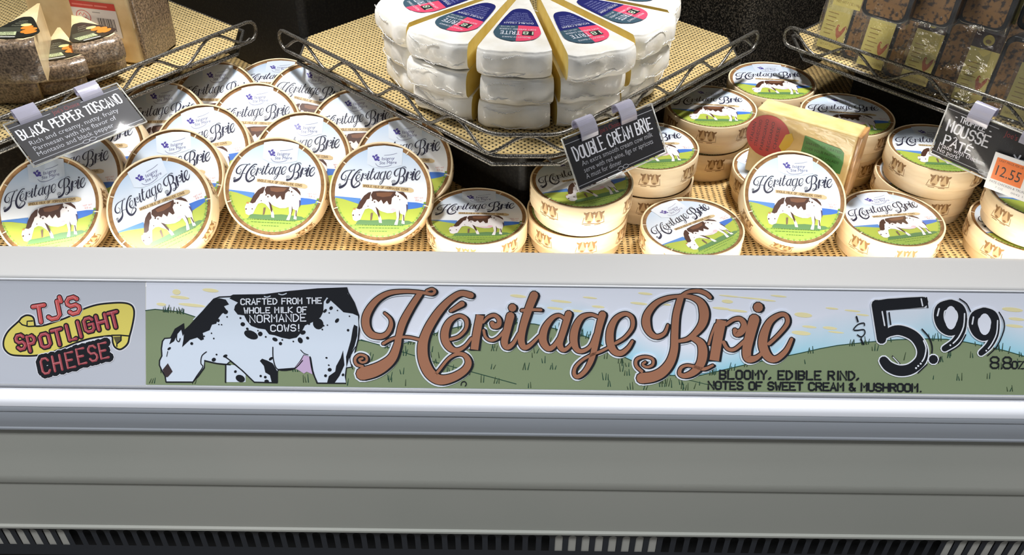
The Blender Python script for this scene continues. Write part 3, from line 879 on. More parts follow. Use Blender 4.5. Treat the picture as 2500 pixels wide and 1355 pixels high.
# label (drawn in zoomed-photo units)
LB = Art(lambda x, y: ((x - 616) / 544 * LR, (600 - y) / 518 * LR), .0415, .00008)
circ = lambda r, n=72: [(616 + 544 * r * math.cos(2 * math.pi * k / n), 600 - 518 * r * math.sin(2 * math.pi * k / n)) for k in range(n)]
LBT, LWH = srgb(186, 208, 234), srgb(244, 246, 250)


def skyc(p):
    t = min(1, max(0, (p[1] - 120) / 460))
    return tuple(a + (b_ - a) * t for a, b_ in zip(LBT, LWH))


n = 72
cp = circ(1, n)
for i in range(n // 2):      # horizontal strips of the printed sky
    l0, r0_, l1, r1 = cp[(n // 4 + i) % n], cp[(n // 4 - i) % n], cp[(n // 4 + i + 1) % n], cp[(n // 4 - i - 1) % n]
    ids = [LB.add(LB.P(p, 0)) for p in (l1, r1, r0_, l0)]
    LB.face(ids, 0, (skyc(l1), skyc(r1), skyc(r0_), skyc(l0)))


def inside(p, r=.985):
    x, y = (p[0] - 616) / 544, (p[1] - 600) / 518
    d = math.hypot(x, y)
    if d > r: x, y = x / d * r, y / d * r
    return (616 + x * 544, 600 + y * 518)


def low_arc(ya, yb, n=40):
    """rim points from right side at height ya round the bottom to the left side at height yb"""
    a0 = math.asin((ya - 600) / 518 / .992); a1 = math.pi - math.asin((yb - 600) / 518 / .992)
    return [(616 + 544 * .992 * math.cos(a0 + (a1 - a0) * k / n), 600 + 518 * .992 * math.sin(a0 + (a1 - a0) * k / n)) for k in range(n + 1)]


LB.poly([(70, 655), (250, 668), (380, 678), (380, 760), (160, 720), (85, 690)], srgb(92, 140, 208), 1)
LB.poly([(920, 712), (1040, 718), (1148, 735), (1140, 775), (930, 812)], srgb(70, 118, 204), 1)
arc = low_arc(765, 672)
LB.poly(arc + [(180, 690), (330, 735), (520, 790), (760, 810), (930, 800), (1040, 785)], srgb(176, 190, 78), 2)
LB.poly([(360, 925), (520, 930), (720, 915), (960, 930), (1020, 960), (880, 985), (600, 985), (330, 975)], srgb(96, 134, 84), 3)
arc2 = low_arc(1000, 985)
LB.poly(arc2 + [(330, 975), (600, 990), (900, 985)], srgb(150, 176, 78), 3)
for y, x0, x1 in ((985, 320, 890), (1015, 370, 840), (1052, 500, 700)):
    x = x0
    while x < x1:
        w_ = 14 + (x * 7 % 23)
        LB.stroke([(x, y), (min(x + w_, x1), y)], 7, srgb(74, 112, 44), 4, cap=False)
        x += w_ + 9
rr = random.Random(3)
for k in range(44):      # scalloped grass edge
    a = R_(14 + k * 3.6)
    LB.ell(616 + 544 * .985 * math.cos(a), 600 + 518 * .985 * math.sin(a), 16, 13, srgb(150, 178, 84) if k % 2 else srgb(120, 152, 62), 3, 8)
# maker's mark
LB.poly([(440, 90), (520, 72), (640, 62), (760, 74), (860, 95), (852, 290), (760, 312), (640, 330), (520, 318), (440, 280)], srgb(216, 226, 240), 2)
NV = srgb(58, 54, 110)
for x, y, rx, ry, a in ((515, 195, 20, 12, .5), (545, 180, 18, 12, -.6), (565, 205, 20, 16, .3), (545, 228, 22, 14, -.2), (575, 235, 14, 10, 0), (525, 215, 14, 8, 1)):
    LB.ell(x, y, rx, ry, srgb(74, 64, 150), 3, 10, a)
NV2 = srgb(92, 90, 136)
LB.font('Isigny', 612, 236, 150, -38, NV2, 3, -.06, .15)
LB.font('Ste Mère', 584, 284, 205, -36, NV2, 3, -.05, .15)
LB.stroke([(540, 275), (570, 305), (630, 314), (700, 300), (730, 285)], 6, srgb(120, 124, 160), 3, 4)
LB.stroke([(640, 178), (720, 170), (790, 152)], 5, srgb(120, 124, 160), 3, 4)
# script title
INKN = srgb(38, 38, 62)
HX0, HX1 = 866, 1932


def lt(p):
    sl = (p[1] - 840) * .05
    if p[2]:
        x = 752 + (p[0] - 1562) * .873
        return (x - sl, 305 + (p[1] - 705) * .95 - (x - 860) * .05)
    x = 114 + (p[0] - HX0) * .906
    return (x - sl, 345 + (p[1] - 700) * .95 - (x - 250) * .10)


for si, (pts, ws) in enumerate(SCRIPT):
    LB.stroke([lt((p[0], p[1], si >= 19)) for p in pts], [max(4.5, w_ * 1.0 - 5) for w_ in ws], INKN, 4, 3)
# tan ribbon
LB.poly([(395, 515), (600, 528), (800, 540), (960, 552), (1000, 572), (1000, 596), (970, 606), (900, 600), (700, 572), (395, 550)], srgb(214, 190, 146), 3)
LB.text('WHOLE MILK OF NORMANDE COWS', 405, 545, 0, -24, 5, srgb(120, 88, 48), 5, R_(4.3), .4, 530)
LB.font('NET WT', 1010, 672, 105, -18, srgb(214, 150, 150), 3, .05)
LB.font('8.8 oz', 1025, 704, 75, -24, srgb(214, 150, 150), 3, .05)
# cow
cow = [(300, 805), (283, 850), (300, 925), (335, 942), (385, 922), (405, 870), (435, 805), (480, 792), (520, 805), (590, 872), (606, 955), (640, 958), (632, 910), (604, 850), (590, 805), (640, 828), (700, 845), (760, 842), (800, 825), (812, 900), (790, 955), (785, 977), (822, 977), (838, 900), (852, 845), (882, 860), (868, 960), (905, 968), (902, 900), (918, 830), (934, 740), (928, 660), (892, 610), (830, 592), (700, 597), (600, 592), (520, 597), (470, 612), (420, 660), (370, 730), (338, 795)]
LB.poly(cow, srgb(246, 240, 240), 5)
CB = srgb(78, 50, 38)
for pts, c in (([(338, 796), (372, 715), (420, 648), (470, 611), (502, 606), (484, 680), (452, 695), (440, 722), (414, 762), (400, 792), (370, 806)], CB),
               ([(498, 640), (520, 600), (600, 592), (700, 597), (792, 596), (782, 640), (748, 672), (742, 742), (715, 748), (690, 702), (650, 742), (622, 692), (590, 722), (560, 692), (520, 692)], CB),
               ([(560, 612), (700, 606), (760, 612), (730, 650), (640, 662), (570, 650)], srgb(122, 82, 58)),
               ([(800, 596), (880, 604), (922, 650), (930, 690), (880, 645), (846, 622)], CB),
               ([(556, 770), (590, 800), (612, 870), (606, 905), (585, 860), (570, 810)], CB),
               ([(836, 800), (850, 850), (842, 905), (832, 930), (838, 880)], CB), ([(916, 740), (934, 745), (936, 800), (924, 830), (920, 790)], srgb(86, 78, 110)),
               ([(505, 850), (530, 845), (520, 925), (502, 930)], srgb(120, 96, 82)), ([(885, 860), (897, 862), (902, 935), (890, 930)], CB)):
    LB.poly(pts, c, 7)
LB.ell(768, 812, 32, 22, srgb(240, 196, 206), 6)
LB.poly([(600, 805), (760, 815), (760, 838), (690, 838), (620, 822)], srgb(240, 214, 218), 6)
for x, y, r in ((300, 873, 10), (372, 868, 8), (520, 700, 10), (545, 720, 9), (470, 770, 6), (660, 720, 9), (790, 640, 9), (820, 650, 10), (840, 690, 6)):
    LB.ell(x, y, r, r, CB, 8, 8)
LB.poly([(318, 790), (330, 810), (300, 812), (296, 800)], srgb(196, 140, 80), 8)
# little tape ticks over the kraft ring
for a in (142, 58, -17, 201):
    c, s_ = math.cos(R_(a)), -math.sin(R_(a))
    LB.stroke([(616 + 544 * c * .985, 600 + 518 * s_ * .985), (616 + 544 * c * 1.075, 600 + 518 * s_ * 1.075)], 13, srgb(236, 222, 196), 3, cap=False)
LB.build('label', M['gloss'], box0)

TILT = R_(43)
first = [True]


def cheese_box(loc, rot, label, group):
    if first[0]:
        first[0] = False
        box0.location = loc; box0.rotation_euler = rot.to_euler(); box0['label'] = label; box0['group'] = group
        return box0
    return copy_thing(box0, label, loc, rot, group)


def lean(x, y, spin, label, tilt=TILT, grp='brie boxes leaning in rows on the left', z=None):
    rot = rot3(0, tilt, R_(spin))
    zc = z if z is not None else BR_R * math.sin(tilt) + BR_H * math.cos(tilt)
    org = Vector((x, y, zc)) - rot @ Vector((0, 0, BR_H))
    return cheese_box(org, rot, label, grp)


def flat(x, y, level, spin, label):
    return cheese_box(Vector((x, y, level * BR_H)), rot3(0, 0, R_(spin)), label, 'brie boxes lying flat on the right')


for x, y, sp, lb in (
        (-.533, -.034, 12, 'leftmost leaning cheese box of the front row, touched by the black sign corner'),
        (-.406, -.031, 27, 'front-row leaning cheese box turned sharply anticlockwise, second from the left'),
        (-.283, .014, -2, 'front-row leaning cheese box third from the left, glare across its top'),
        (-.156, .006, 0, 'rightmost leaning cheese box of the front row, its cow standing level'),
        (-.409, .032, 8, 'leaning cheese box directly behind the sharply turned front-row box'),
        (-.263, .078, 0, 'leaning cheese box behind the third and fourth boxes of the front row'),
        (-.136, .070, 3, 'half-shaded leaning cheese box behind the rightmost front-row box'),
        (-.530, .029, 10, 'shaded leaning cheese box just behind the leftmost front-row box'),
        (-.523, .092, 8, 'shaded leaning cheese box under the right end of the black pepper sign'),
        (-.392, .095, 14, 'leaning cheese box washed out by glare, third deep behind the sharply turned one'),
        (-.340, .157, 3, 'leaning cheese box in the middle of the heap, fourth row from the front'),
        (-.206, .143, 5, 'leaning cheese box right of the heap, its top corner shaded by the middle wire shelf'),
        (-.464, .157, 6, 'leaning cheese box under the left wire shelf rail, only its right half lit'),
        (-.408, .220, 4, 'leaning cheese box high in the heap under the left wire shelf, left half shaded'),
        (-.281, .221, -9, 'leaning cheese box turned clockwise at the top right of the heap'),
        ):
    lean(x, y, sp, lb)
lean(-.350, .310, 2, 'dark cheese box rearmost of the heap, lying almost flat between the two wire shelves', R_(14))
for x, y, lv, sp, lb in (
        (-.043, .003, 0, 3, 'single flat cheese box in front, left of the tall front stack'),
        (.078, .019, 0, -30, 'lower box of the front two-box stack under the cream brie sign'),
        (.081, .017, 1, 24, 'upper box of the front two-box stack, covered by the cream brie sign'),
        (.170, .102, 0, 10, 'lower box of the stack right behind the cream brie sign'),
        (.171, .100, 1, 8, 'upper box of the stack right behind the cream brie sign'),
        (.262, .207, 0, 20, 'lower box of the two-box stack behind the hard cheese, left side'),
        (.265, .206, 1, 0, 'upper box of the two-box stack left of the hard cheese'),
        (.362, .287, 0, -15, 'lower box of the rearmost stack between the middle and right shelves'),
        (.364, .285, 1, 0, 'upper box of the rearmost stack between the middle and right shelves'),
        (.442, .194, 0, 40, 'lower box of the stack behind the right end of the hard cheese'),
        (.443, .188, 1, -3, 'upper box of the stack behind the right end of the hard cheese'),
        (.530, .108, 0, 15, 'lower box of the stack half hidden by the mousse sign'),
        (.533, .103, 1, -2, 'upper box of the stack half hidden by the mousse sign'),
        (.457, .010, 0, 13, 'single flat cheese box in front, turned slightly anticlockwise, right of the leaning one'),
        (.213, -.013, 0, 36, 'single flat cheese box in front, turned furthest anticlockwise'),
        (.611, .000, 0, 12, 'lower box of the stack at the right edge below the orange price'),
        (.618, -.001, 1, 0, 'upper box of the stack at the right edge below the orange price'),
        (.346, .117, 0, 50, 'flat cheese box carrying the hard cheese, behind the leaning box')):
    flat(x, y, lv, sp, lb)
lean(.334, .010, -2, 'lone leaning cheese box on the right, in front of the wedge of hard cheese', R_(34), 'brie boxes lying flat on the right')

# ------------------------------------------------------------------ hard cheese block with red and green label
PC = Vector((.351, .079, .043)); prt = Matrix.Rotation(R_(-33), 3, 'Z') @ Matrix.Rotation(R_(-3), 3, 'X')
pm = thing('cheese_block', 'wrapped pale hard cheese block with red and green label, standing behind the leaning box', 'cheese', PC, prt)
b = MB()
w, h, t = .132, .088, .036
b.box((0, t / 2, h / 2), (w - .006, t, h))
b.build('cheese', M['parm'], pm, .003)
b = MB(); b.box((w / 2 - .001, t / 2, h / 2), (.005, t, h - .002)); b.build('rind', M['parm_rind'], pm, .0015)
pa = Art(lambda x, y: (x, y), 0)
pa.poly([(-.042 + .028 * math.cos(a) * 1.0, .055 + .028 * math.sin(a)) for a in [R_(20 + k * 12) for k in range(27)]], srgb(196, 52, 46), 1)
pa.poly([(-.021, .064), (-.014, .068), (-.010, .060), (-.013, .050), (-.020, .040), (-.026, .046)], srgb(226, 190, 62), 2)
for k, (xx, hh) in enumerate(((-.062, .026), (-.055, .036), (-.047, .042), (-.039, .040), (-.031, .030))):
    pa.font(('ITALIAN', 'STRAVECCHIO', 'PARMIGIANO', 'REGGIANO', 'CHEESE')[k], xx + .002, .056 - hh / 2, hh, .0042, srgb(70, 14, 14), 3, R_(90))
pa.poly([(.002, .070), (.047, .066), (.052, .062), (.054, .050), (.054, .034), (.002, .034)], srgb(54, 132, 62), 1)
for k, yy in enumerate((.060, .053, .046, .039)):
    pa.font(('SHAVED OR GRATED', 'OVER YOUR FAVORITE', 'PASTA AND SALADS', 'KEEP COLD')[k], .005, yy, .044 - .006 * (k == 3), .0036, srgb(22, 66, 30), 3)
o = pa.build('label', M['gloss'], pm)
o.rotation_euler = (R_(90), 0, 0); o.location = (0, -.0004, 0)

# ------------------------------------------------------------------ wire shelves, risers, shelf mats
D_ = .335


def shelf_path(ch=.0375, inset=0.0, ends=.02):
    """front edge polyline of the diamond shelf, left end to right end"""
    d = D_ - inset
    return [(-d + ends, -ends), (-ch, -d + ch), (ch, -d + ch), (d - ends, -ends)]


def rounded(pts, r=.02, n=5):
    out = [Vector(pts[0])]
    for a, b_, c in zip(pts, pts[1:], pts[2:]):
        a, b_, c = Vector(a), Vector(b_), Vector(c)
        p = b_ + (a - b_).normalized() * r; q = b_ + (c - b_).normalized() * r
        for k in range(n + 1):
            t = k / n
            out.append(p * (1 - t) ** 2 + b_ * 2 * t * (1 - t) + q * t * t)
    out.append(Vector(pts[-1]))
    return out


def resample(pts, step):
    pts = [Vector(p) for p in pts]
    L = [0]
    for a, b_ in zip(pts, pts[1:]): L.append(L[-1] + (b_ - a).length)
    n = max(2, int(L[-1] / step))
    out = []
    for i in range(n + 1):
        s = L[-1] * i / n
        for k in range(len(pts) - 1):
            if s <= L[k + 1] + 1e-9:
                t = (s - L[k]) / max(1e-9, L[k + 1] - L[k]); out.append((s, pts[k].lerp(pts[k + 1], t))); break
    return out


ZM = .135


def wire_shelf(cx, cy, rz, label, mat_label, riser_label, phase, rd3):
    rt = Matrix.Rotation(rz, 3, 'Z')
    t = thing('wire_shelf', label, 'shelf', (cx, cy, .121), rt)
    Z = lambda z: z - .121
    fr = rounded([(x, y, 0) for x, y in shelf_path()], .016)
    # top rail looping down at both ends into the lower rail
    b = MB()
    topl = [Vector((p.x, p.y, Z(.1645))) for p in fr]
    lowl = [Vector((p.x, p.y, Z(.1375))) for p in fr]
    def loop_end(a, b_, outd):
        m_ = (a + b_) / 2
        return [m_ + (a - m_) * math.cos(k) + outd * .0125 * math.sin(k) for k in (R_(30), R_(60), R_(90), R_(120), R_(150))]
    dR = (fr[-1] - fr[-2]).normalized(); dL = (fr[0] - fr[1]).normalized()
    pts = topl + loop_end(topl[-1], lowl[-1], dR) + lowl[::-1] + loop_end(lowl[0], topl[0], dL)
    b.tube(pts, .0024, 8, True)
    b.build('ledge_rail', M['wire'], t)
    b = MB()
    sn = []
    for s, p in resample(fr, .0045):
        u = (s / .098 + phase) % 1
        tri = 1 - abs(2 * u - 1)
        z = .1385 + .0245 * (.5 - .5 * math.cos(math.pi * tri)) ** .85
        sn.append((p.x, p.y, Z(z)))
    b.tube(sn, .0019, 8)
    b.build('snake_wire', M['wire'], t)
    d = D_ - .0
    ch = .0375
    per = [(-d + ch, -ch), (-ch, -d + ch), (ch, -d + ch), (d - ch, -ch), (d - ch, ch), (ch, d - ch), (-ch, d - ch), (-d + ch, ch)]
    b = MB()
    b.tube([(x, y, Z(.1275)) for x, y in per], .0027, 8, True)
    b.build('frame_wire', M['wire'], t)
    b = MB()
    for k in range(-11, 12):
        u = k * .019
        e = .232
        c, s = math.sqrt(.5), math.sqrt(.5)
        p0, p1 = ((u * c + e * s), (u * s - e * c)), ((u * c - e * s), (u * s + e * c))
        if abs(u) < .2: b.tube([(p0[0], p0[1], Z(.1315)), (p1[0], p1[1], Z(.1315))], .0013, 6)
    b.build('grid_wire', M['wire'], t)
    # straw mat lying on the wires
    b = MB()
    ins = .012
    d2 = D_ - ins
    pl = [(-d2 + .03, -.03), (-.036, -d2 + .036), (.036, -d2 + .036), (d2 - .03, -.03), (d2 - .03, .03), (.02, d2 - .02), (-.02, d2 - .02), (-d2 + .03, .03)]
    r45 = Matrix.Rotation(R_(-45), 3, 'Z')
    lo = [b.add(r45 @ Vector((x, y, 0))) for x, y in pl]
    hi = [b.add(r45 @ Vector((x, y, .0022))) for x, y in pl]
    b.face(lo[::-1]); b.face(hi)
    for i in range(8):
        j = (i + 1) % 8
        b.face((lo[i], lo[j], hi[j], hi[i]))
    o = b.build('shelf_mat', M['mat_shelf'])
    place(o, (cx, cy, ZM - .002), Matrix.Rotation(rz + R_(45), 3, 'Z'))
    tag(o, mat_label, 'mat')
    # riser below
    b = MB()
    d3 = rd3
    pl = [(-d3, 0), (-.004, -d3 + .004), (.004, -d3 + .004), (d3, 0), (0, d3)]
    lo = [b.add((x, y, 0)) for x, y in pl]; hi = [b.add((x, y, .1225)) for x, y in pl]
    b.face(lo[::-1]); b.face(hi)
    for i in range(5):
        j = (i + 1) % 5
        b.face((lo[i], lo[j], hi[j], hi[i]))
    o = b.build('display_riser', M['riser'], None, .002)
    place(o, (cx, cy, 0), rt)
    tag(o, riser_label, 'riser')


wire_shelf(.006, .280, R_(1.5), 'middle wire shelf with zigzag ledge, its cut corner pointing at the viewer', 'straw mat lining the middle wire shelf under the brie wedges', 'black riser block holding up the middle wire shelf', .1, .225)
wire_shelf(-.678, .258, R_(7.5), 'left wire shelf with zigzag ledge holding the pepper cheeses', 'straw mat lining the left wire shelf under the pepper cheeses', 'black riser block holding up the left wire shelf', .35, .19)
wire_shelf(.694, .295, R_(-1.5), 'right wire shelf with zigzag ledge holding the mousse packs', 'straw mat lining the right wire shelf under the mousse packs', 'black riser block holding up the right wire shelf', .6, .21)
for x, y, rz, d, lb in ((-.335, .660, 4, .27, 'tall black cloth riser behind the gap left of the brie wedges'), (.350, .645, -2, .275, 'tall black cloth riser behind the gap right of the brie wedges')):
    b = MB()
    pl = [(-d, 0), (-.006, -d + .006), (.006, -d + .006), (d, 0), (.4 * d, .13), (-.4 * d, .13)]
    lo = [b.add((px, py, 0)) for px, py in pl]; hi = [b.add((px, py, .42)) for px, py in pl]
    b.face(lo[::-1]); b.face(hi)
    for i in range(6):
        j = (i + 1) % 6
        b.face((lo[i], lo[j], hi[j], hi[i]))
    o = b.build('cloth_riser', M['felt'] if x > 0 else M['riser'], None, .003)
    place(o, (x, y, 0), Matrix.Rotation(R_(rz), 3, 'Z'))
    tag(o, lb, 'riser', 'tall cloth risers')

# ------------------------------------------------------------------ wedges


def wedge_mesh(r, ang, h, bulge, seed, mats, parent, rind_all=True, tip=.004):
    """wedge pointing along -Y from its tip at the origin; rind mesh and cut-face mesh"""
    rd = random.Random(seed)
    prof = [(tip, 0), (r * .5, 0), (r - .016, .0003), (r - .0055, .0022), (r - .001, h * .22), (r, h * .5), (r - .001, h * .78), (r - .0045, h - .0022), (r - .014, h - .0004), (r * .5, h), (tip, h)]
    prof = smooth(prof, 3)
    n = 18
    a0 = -math.pi / 2 - ang / 2
    ph = [rd.uniform(0, 6.28) for _ in range(3)]
    wob = [.6 * math.sin(i * .55 + ph[0]) + .4 * math.sin(i * 1.1 + ph[1]) for i in range(n + 1)]
    b, c = MB(), MB()
    rows = []
    for i in range(n + 1):
        a = a0 + ang * i / n
        e = 1 - max(0, abs(2 * i / n - 1) - .75) * .10
        k = 1 + .010 * wob[i]
        rows.append([(x * e * (k if x > r * .8 else 1) * math.cos(a), x * e * (k if x > r * .8 else 1) * math.sin(a), z * (1 + .012 * wob[(i * 3 + 5) % (n + 1)] * (x / r))) for x, z in prof])
    ids = [[b.add(p) for p in rw] for rw in rows]
    m_ = len(prof)
    for i in range(n):
        for j in range(m_ - 1):
            zmid = (prof[j][1] + prof[j + 1][1]) / 2
            xm = (prof[j][0] + prof[j + 1][0]) / 2
            side = xm > r - .012
            b.face((ids[i][j], ids[i + 1][j], ids[i + 1][j + 1], ids[i][j + 1]), 0 if (rind_all or side) else 1, None, True)
    for rw, fl in ((rows[0], True), (rows[-1], False)):
        q = [c.add(p) for p in rw]
        c.face(q if not fl else q[::-1])
    back = [c.add(rows[i][0]) for i in (0, n)] + [c.add(rows[i][-1]) for i in (n, 0)]
    c.face(back)
    b.build('rind', mats, parent)
    c.build('cut_face', mats[1], parent)


def brie_label(r, h):
    a = Art(lambda x, y: (x, y), h + .0006, .00008)
    # teardrop label, narrow end at the tip of the wedge (-Y is the wide end)
    out = [(0, -.062), (.009, -.066), (.0155, -.082), (.0255, -.122), (.0265, -.136), (.0205, -.148), (.008, -.1545), (-.008, -.1545), (-.0205, -.148), (-.0265, -.136), (-.0255, -.122), (-.0155, -.082), (-.009, -.066)]
    out = smooth(out, 4, True)
    NVY, PK, TL = srgb(40, 44, 112), srgb(238, 84, 116), srgb(66, 92, 108)
    a.poly(out, NVY, 0)
    lo = [p for p in out if p[1] < -.112]
    a.poly([p for p in lo if p[0] <= 0.0005] + [(.0005, -.112)], TL, 1)
    a.poly([(0, -.112)] + [p for p in lo if p[0] >= -.0005], PK, 1)
    wt = srgb(230, 232, 244)
    # printing reads from behind the wedge
    rot = math.pi
    for k, (y, w_) in enumerate(((-.074, .016), (-.079, .019), (-.084, .022), (-.089, .026), (-.094, .030), (-.0985, .032))):
        a.font(('KEEP COOL', 'SERVE AT ROOM', 'TEMPERATURE WITH', 'FRUIT OR CRACKERS', 'INGREDIENTS MILK SALT', 'CULTURES AND RENNET')[k], w_ / 2, y - .0015, w_, .0028, srgb(150, 156, 214), 2, rot)
    a.font('DOUBLE CREAM', .017, -.1035, .034, .0046, wt, 2, rot)
    a.font('NET WT 7 OZ', -.004, -.1150, .016, .003, wt, 2, rot)
    a.font('SOFT RIPENED CHEESE', .021, -.1215, .042, .0036, wt, 2, rot)
    a.poly([(.006, -.127), (.019, -.127), (.019, -.1395), (.006, -.1395)], srgb(40, 46, 48), 2)
    a.font('18', .0185, -.1285, .012, .0092, srgb(210, 226, 200), 3, rot)
    a.font('TRITE', .004, -.1285, .023, .0105, wt, 3, rot)
    a.font('PRODUCT OF FRANCE', .016, -.1435, .032, .0036, wt, 3, rot)
    a.build
    return a


def wedge(loc, az, r, ang, h, label, cat_group, kind, seed):
    t = thing('brie_wedge' if kind == 'brie' else 'cheese_wedge', label, 'cheese', loc, Matrix.Rotation(az, 3, 'Z'), cat_group)
    if kind == 'brie':
        wedge_mesh(r, ang, h, 0, seed, [M['rind'], M['paste']], t)
        brie_label(r, h).build('label', M['gloss'], t)
        rd = random.Random(seed + 50)
        for zf, a_lo, a_hi in ((.24, -.46, .46), (.80, -.40, .1)):
            pts = []
            for i in range(40):
                f = i / 39
                a = -math.pi / 2 + ang * (a_lo + (a_hi - a_lo) * f)
                e = 1 - max(0, abs(2 * (a + math.pi / 2) / ang) - .75) * .10
                zz = h * (zf + .10 * math.sin(f * 5 + seed) + rd.uniform(-.035, .035))
                pts.append((r * e * .9985 * math.cos(a), r * e * .9985 * math.sin(a), zz))
            b = MB(); b.tube(pts, .0005, 5); b.build('wrap_glint', M['glint'], t)  # thin white thread drawn as the highlight along a wrap fold
    return t


WC = Vector((.013, .238, 0))
HB = .0335
BANG = R_(27.6)
rows_ = [
    (2, [(-60, .196, 'far left brie wedge of the top layer, partly behind its neighbour'), (-32, .203, 'top-layer brie wedge left of the one pointing at the viewer'), (-4, .206, 'top-layer brie wedge facing straight at the viewer'), (23.4, .222, 'largest-looking top-layer brie wedge, right of the middle one'), (50.8, .206, 'top-layer brie wedge second from the right end'), (78.4, .196, 'rearmost top-layer brie wedge on the right side')]),
    (1, [(-60, .190, 'far left brie wedge of the middle layer'), (-32, .206, 'middle-layer brie wedge with pink label edge peeping out, left of centre'), (-3, .205, 'middle-layer brie wedge under the one facing the viewer'), (23.4, .206, 'middle-layer brie wedge right of the centre joint'), (51, .202, 'middle-layer brie wedge with red label edge at the right'), (78.6, .190, 'rearmost middle-layer brie wedge on the right side')]),
    (0, [(-60.5, .186, 'far left brie wedge of the bottom layer'), (-32, .196, 'bottom-layer brie wedge left, its pale cut side showing'), (-4, .200, 'bottom-layer brie wedge in the centre, label edge peeping out'), (23.6, .198, 'bottom-layer brie wedge right of centre, behind the cream brie sign'), (51.2, .190, 'bottom-layer brie wedge second from the right end'), (79, .186, 'rearmost bottom-layer brie wedge on the right side')])]
for lay, ws_ in rows_:
    for k, (az, rad, lb) in enumerate(ws_):
        a = R_(az)
        d = Vector((math.sin(a), -math.cos(a), 0))
        r = .185
        loc = WC + d * (rad - r) + Vector((0, 0, ZM + .0008 + lay * (HB + .0006)))
        wedge(loc, a, r, BANG - R_(.6), HB, lb, 'brie wedges piled in a wheel', 'brie', lay * 10 + k)


def tosc_label(a, sc=1.0):
    """dark rounded-triangle label with orange peppers"""
    out = smooth([(0, .034), (.008, .030), (.022, .002), (.028, -.012), (.024, -.021), (.008, -.027), (-.010, -.027), (-.025, -.021), (-.028, -.010), (-.021, .004), (-.008, .030)], 4, True)
    q = lambda p: (p[0] * sc, p[1] * sc)
    a.poly([q(p) for p in out], srgb(40, 40, 34), 0)
    a.poly([q(p) for p in [(-.019, .004), (.004, .004), (.006, -.010), (-.024, -.010)]], srgb(70, 72, 60), 1)
    for k, (y, w_) in enumerate(((.019, .010), (.013, .014), (.007, .018))):
        a.font(('AGED', 'PEPPERED', 'ITALIAN STYLE')[k], -w_ / 2 * sc, y * sc, w_ * sc, .0034 * sc, srgb(140, 142, 120), 1)
    a.poly([q(p) for p in [(-.022, -.009), (.002, -.009), (.004, -.019), (-.019, -.019)]], srgb(196, 206, 160), 2)
    a.font('BLACK PEPPER', -.020 * sc, -.0135 * sc, .020 * sc, .004 * sc, srgb(40, 50, 30), 3)
    a.font('TOSCANO', -.019 * sc, -.0185 * sc, .020 * sc, .004 * sc, srgb(40, 50, 30), 3)
    for x, y, rx, ry in ((.010, .002, .007, .005), (.016, -.004, .007, .005), (.012, -.009, .006, .005), (.018, -.012, .007, .004)):
        a.ell(x * sc, y * sc, rx * sc, ry * sc, srgb(226, 136, 52), 2, 14, .5)
    a.ell(.007 * sc, .009 * sc, .0062 * sc, .004 * sc, srgb(222, 218, 150), 3)
    a.stroke([q((-.015, -.0225)), q((.004, -.0235))], .0022 * sc, srgb(214, 214, 206), 2)


def tosc(px, py, z, az, r, ang, h, label, lab=True, pitch=0, seed=1, lrot=0):
    a = R_(az)
    d = Vector((math.sin(a), -math.cos(a), 0))
    loc = at(px, py, z) - d * r
    t = thing('cheese_wedge', label, 'cheese', loc, Matrix.Rotation(a, 3, 'Z') @ Matrix.Rotation(R_(pitch), 3, 'X'), 'pepper-rind cheeses on the left shelf')
    wedge_mesh(r, R_(ang), h, 0, seed, [M['tosc_rind'], M['tosc']], t, False, .006)
    if lab:
        c, s = math.cos(R_(lrot)), math.sin(R_(lrot))
        ar = Art(lambda x, y: (x * c - y * s, x * s + y * c - r * .66), h + .0008, .00008)
        tosc_label(ar, min(1.0, r / .1))
        ar.build('label', M['gloss'], t)
    return t


ZS = ZM + .0008
tosc(40, 262, ZS, 6, .125, 28, .044, 'lower pepper cheese wedge at the far left, behind the shelf rail', False, 0, 1)
tosc(50, 214, ZS + .045, 6, .125, 27, .052, 'tall pepper cheese wedge at the far left, glare on its dark rind', True, 0, 2)
tosc(160, 236, ZS, 24, .12, 29, .024, 'lower pepper cheese wedge second from the left', False, 0, 3)
tosc(160, 206, ZS + .025, 22, .12, 29, .026, 'pepper cheese wedge with label second from the left, beside the tall one', True, 0, 4, 6)
tosc(262, 192, ZS, 38, .12, 29, .026, 'lower pepper cheese wedge in front of the upright block', False, 0, 5)
tosc(258, 168, ZS + .027, 36, .12, 29, .033, 'pepper cheese wedge with label in front of the upright block', True, 0, 6, 8)
# upright block with the white and red price label
bl = thing('cheese_wedge', 'large upright pale cheese block with white and red price label on the left shelf', 'cheese', at(262, 150, ZS), Matrix.Rotation(R_(-13), 3, 'Z'), 'pepper-rind cheeses on the left shelf')
b = MB(); b.box((-.022, .035, .0575), (.155, .070, .115)); b.build('cheese', M['tosc'], bl, .006)
b = MB(); b.box((.0585, .035, .0575), (.006, .071, .113)); b.build('rind', M['tosc_rind'], bl, .0025)
a = Art(lambda x, y: (x, .040 + (y - .050) * .82), .0004, .00008)
a.poly([(-.026, .050), (.038, .050), (.038, .105), (-.026, .105)], srgb(226, 224, 230), 0)
a.poly([(-.026, .094), (.038, .094), (.038, .105), (-.026, .105)], srgb(204, 58, 58), 1)
for xa, xb in ((-.022, -.008), (-.006, .006), (.010, .026)):
    a.stroke([(xa, .0992), (xb, .0992)], .0024, srgb(232, 130, 130), 2)
pts = [(-.011 + .010 * math.cos(R_(k * 15)), .080 + .010 * math.sin(R_(k * 15))) for k in range(25)]
a.stroke(pts, .0012, srgb(206, 110, 116), 1)
for pts in ([(-.017, .082), (-.014, .086), (-.012, .081), (-.009, .086), (-.006, .081)], [(-.018, .0755), (-.014, .079), (-.011, .075), (-.008, .079), (-.005, .0755)]):
    a.stroke(pts, .0013, srgb(206, 90, 96), 1)
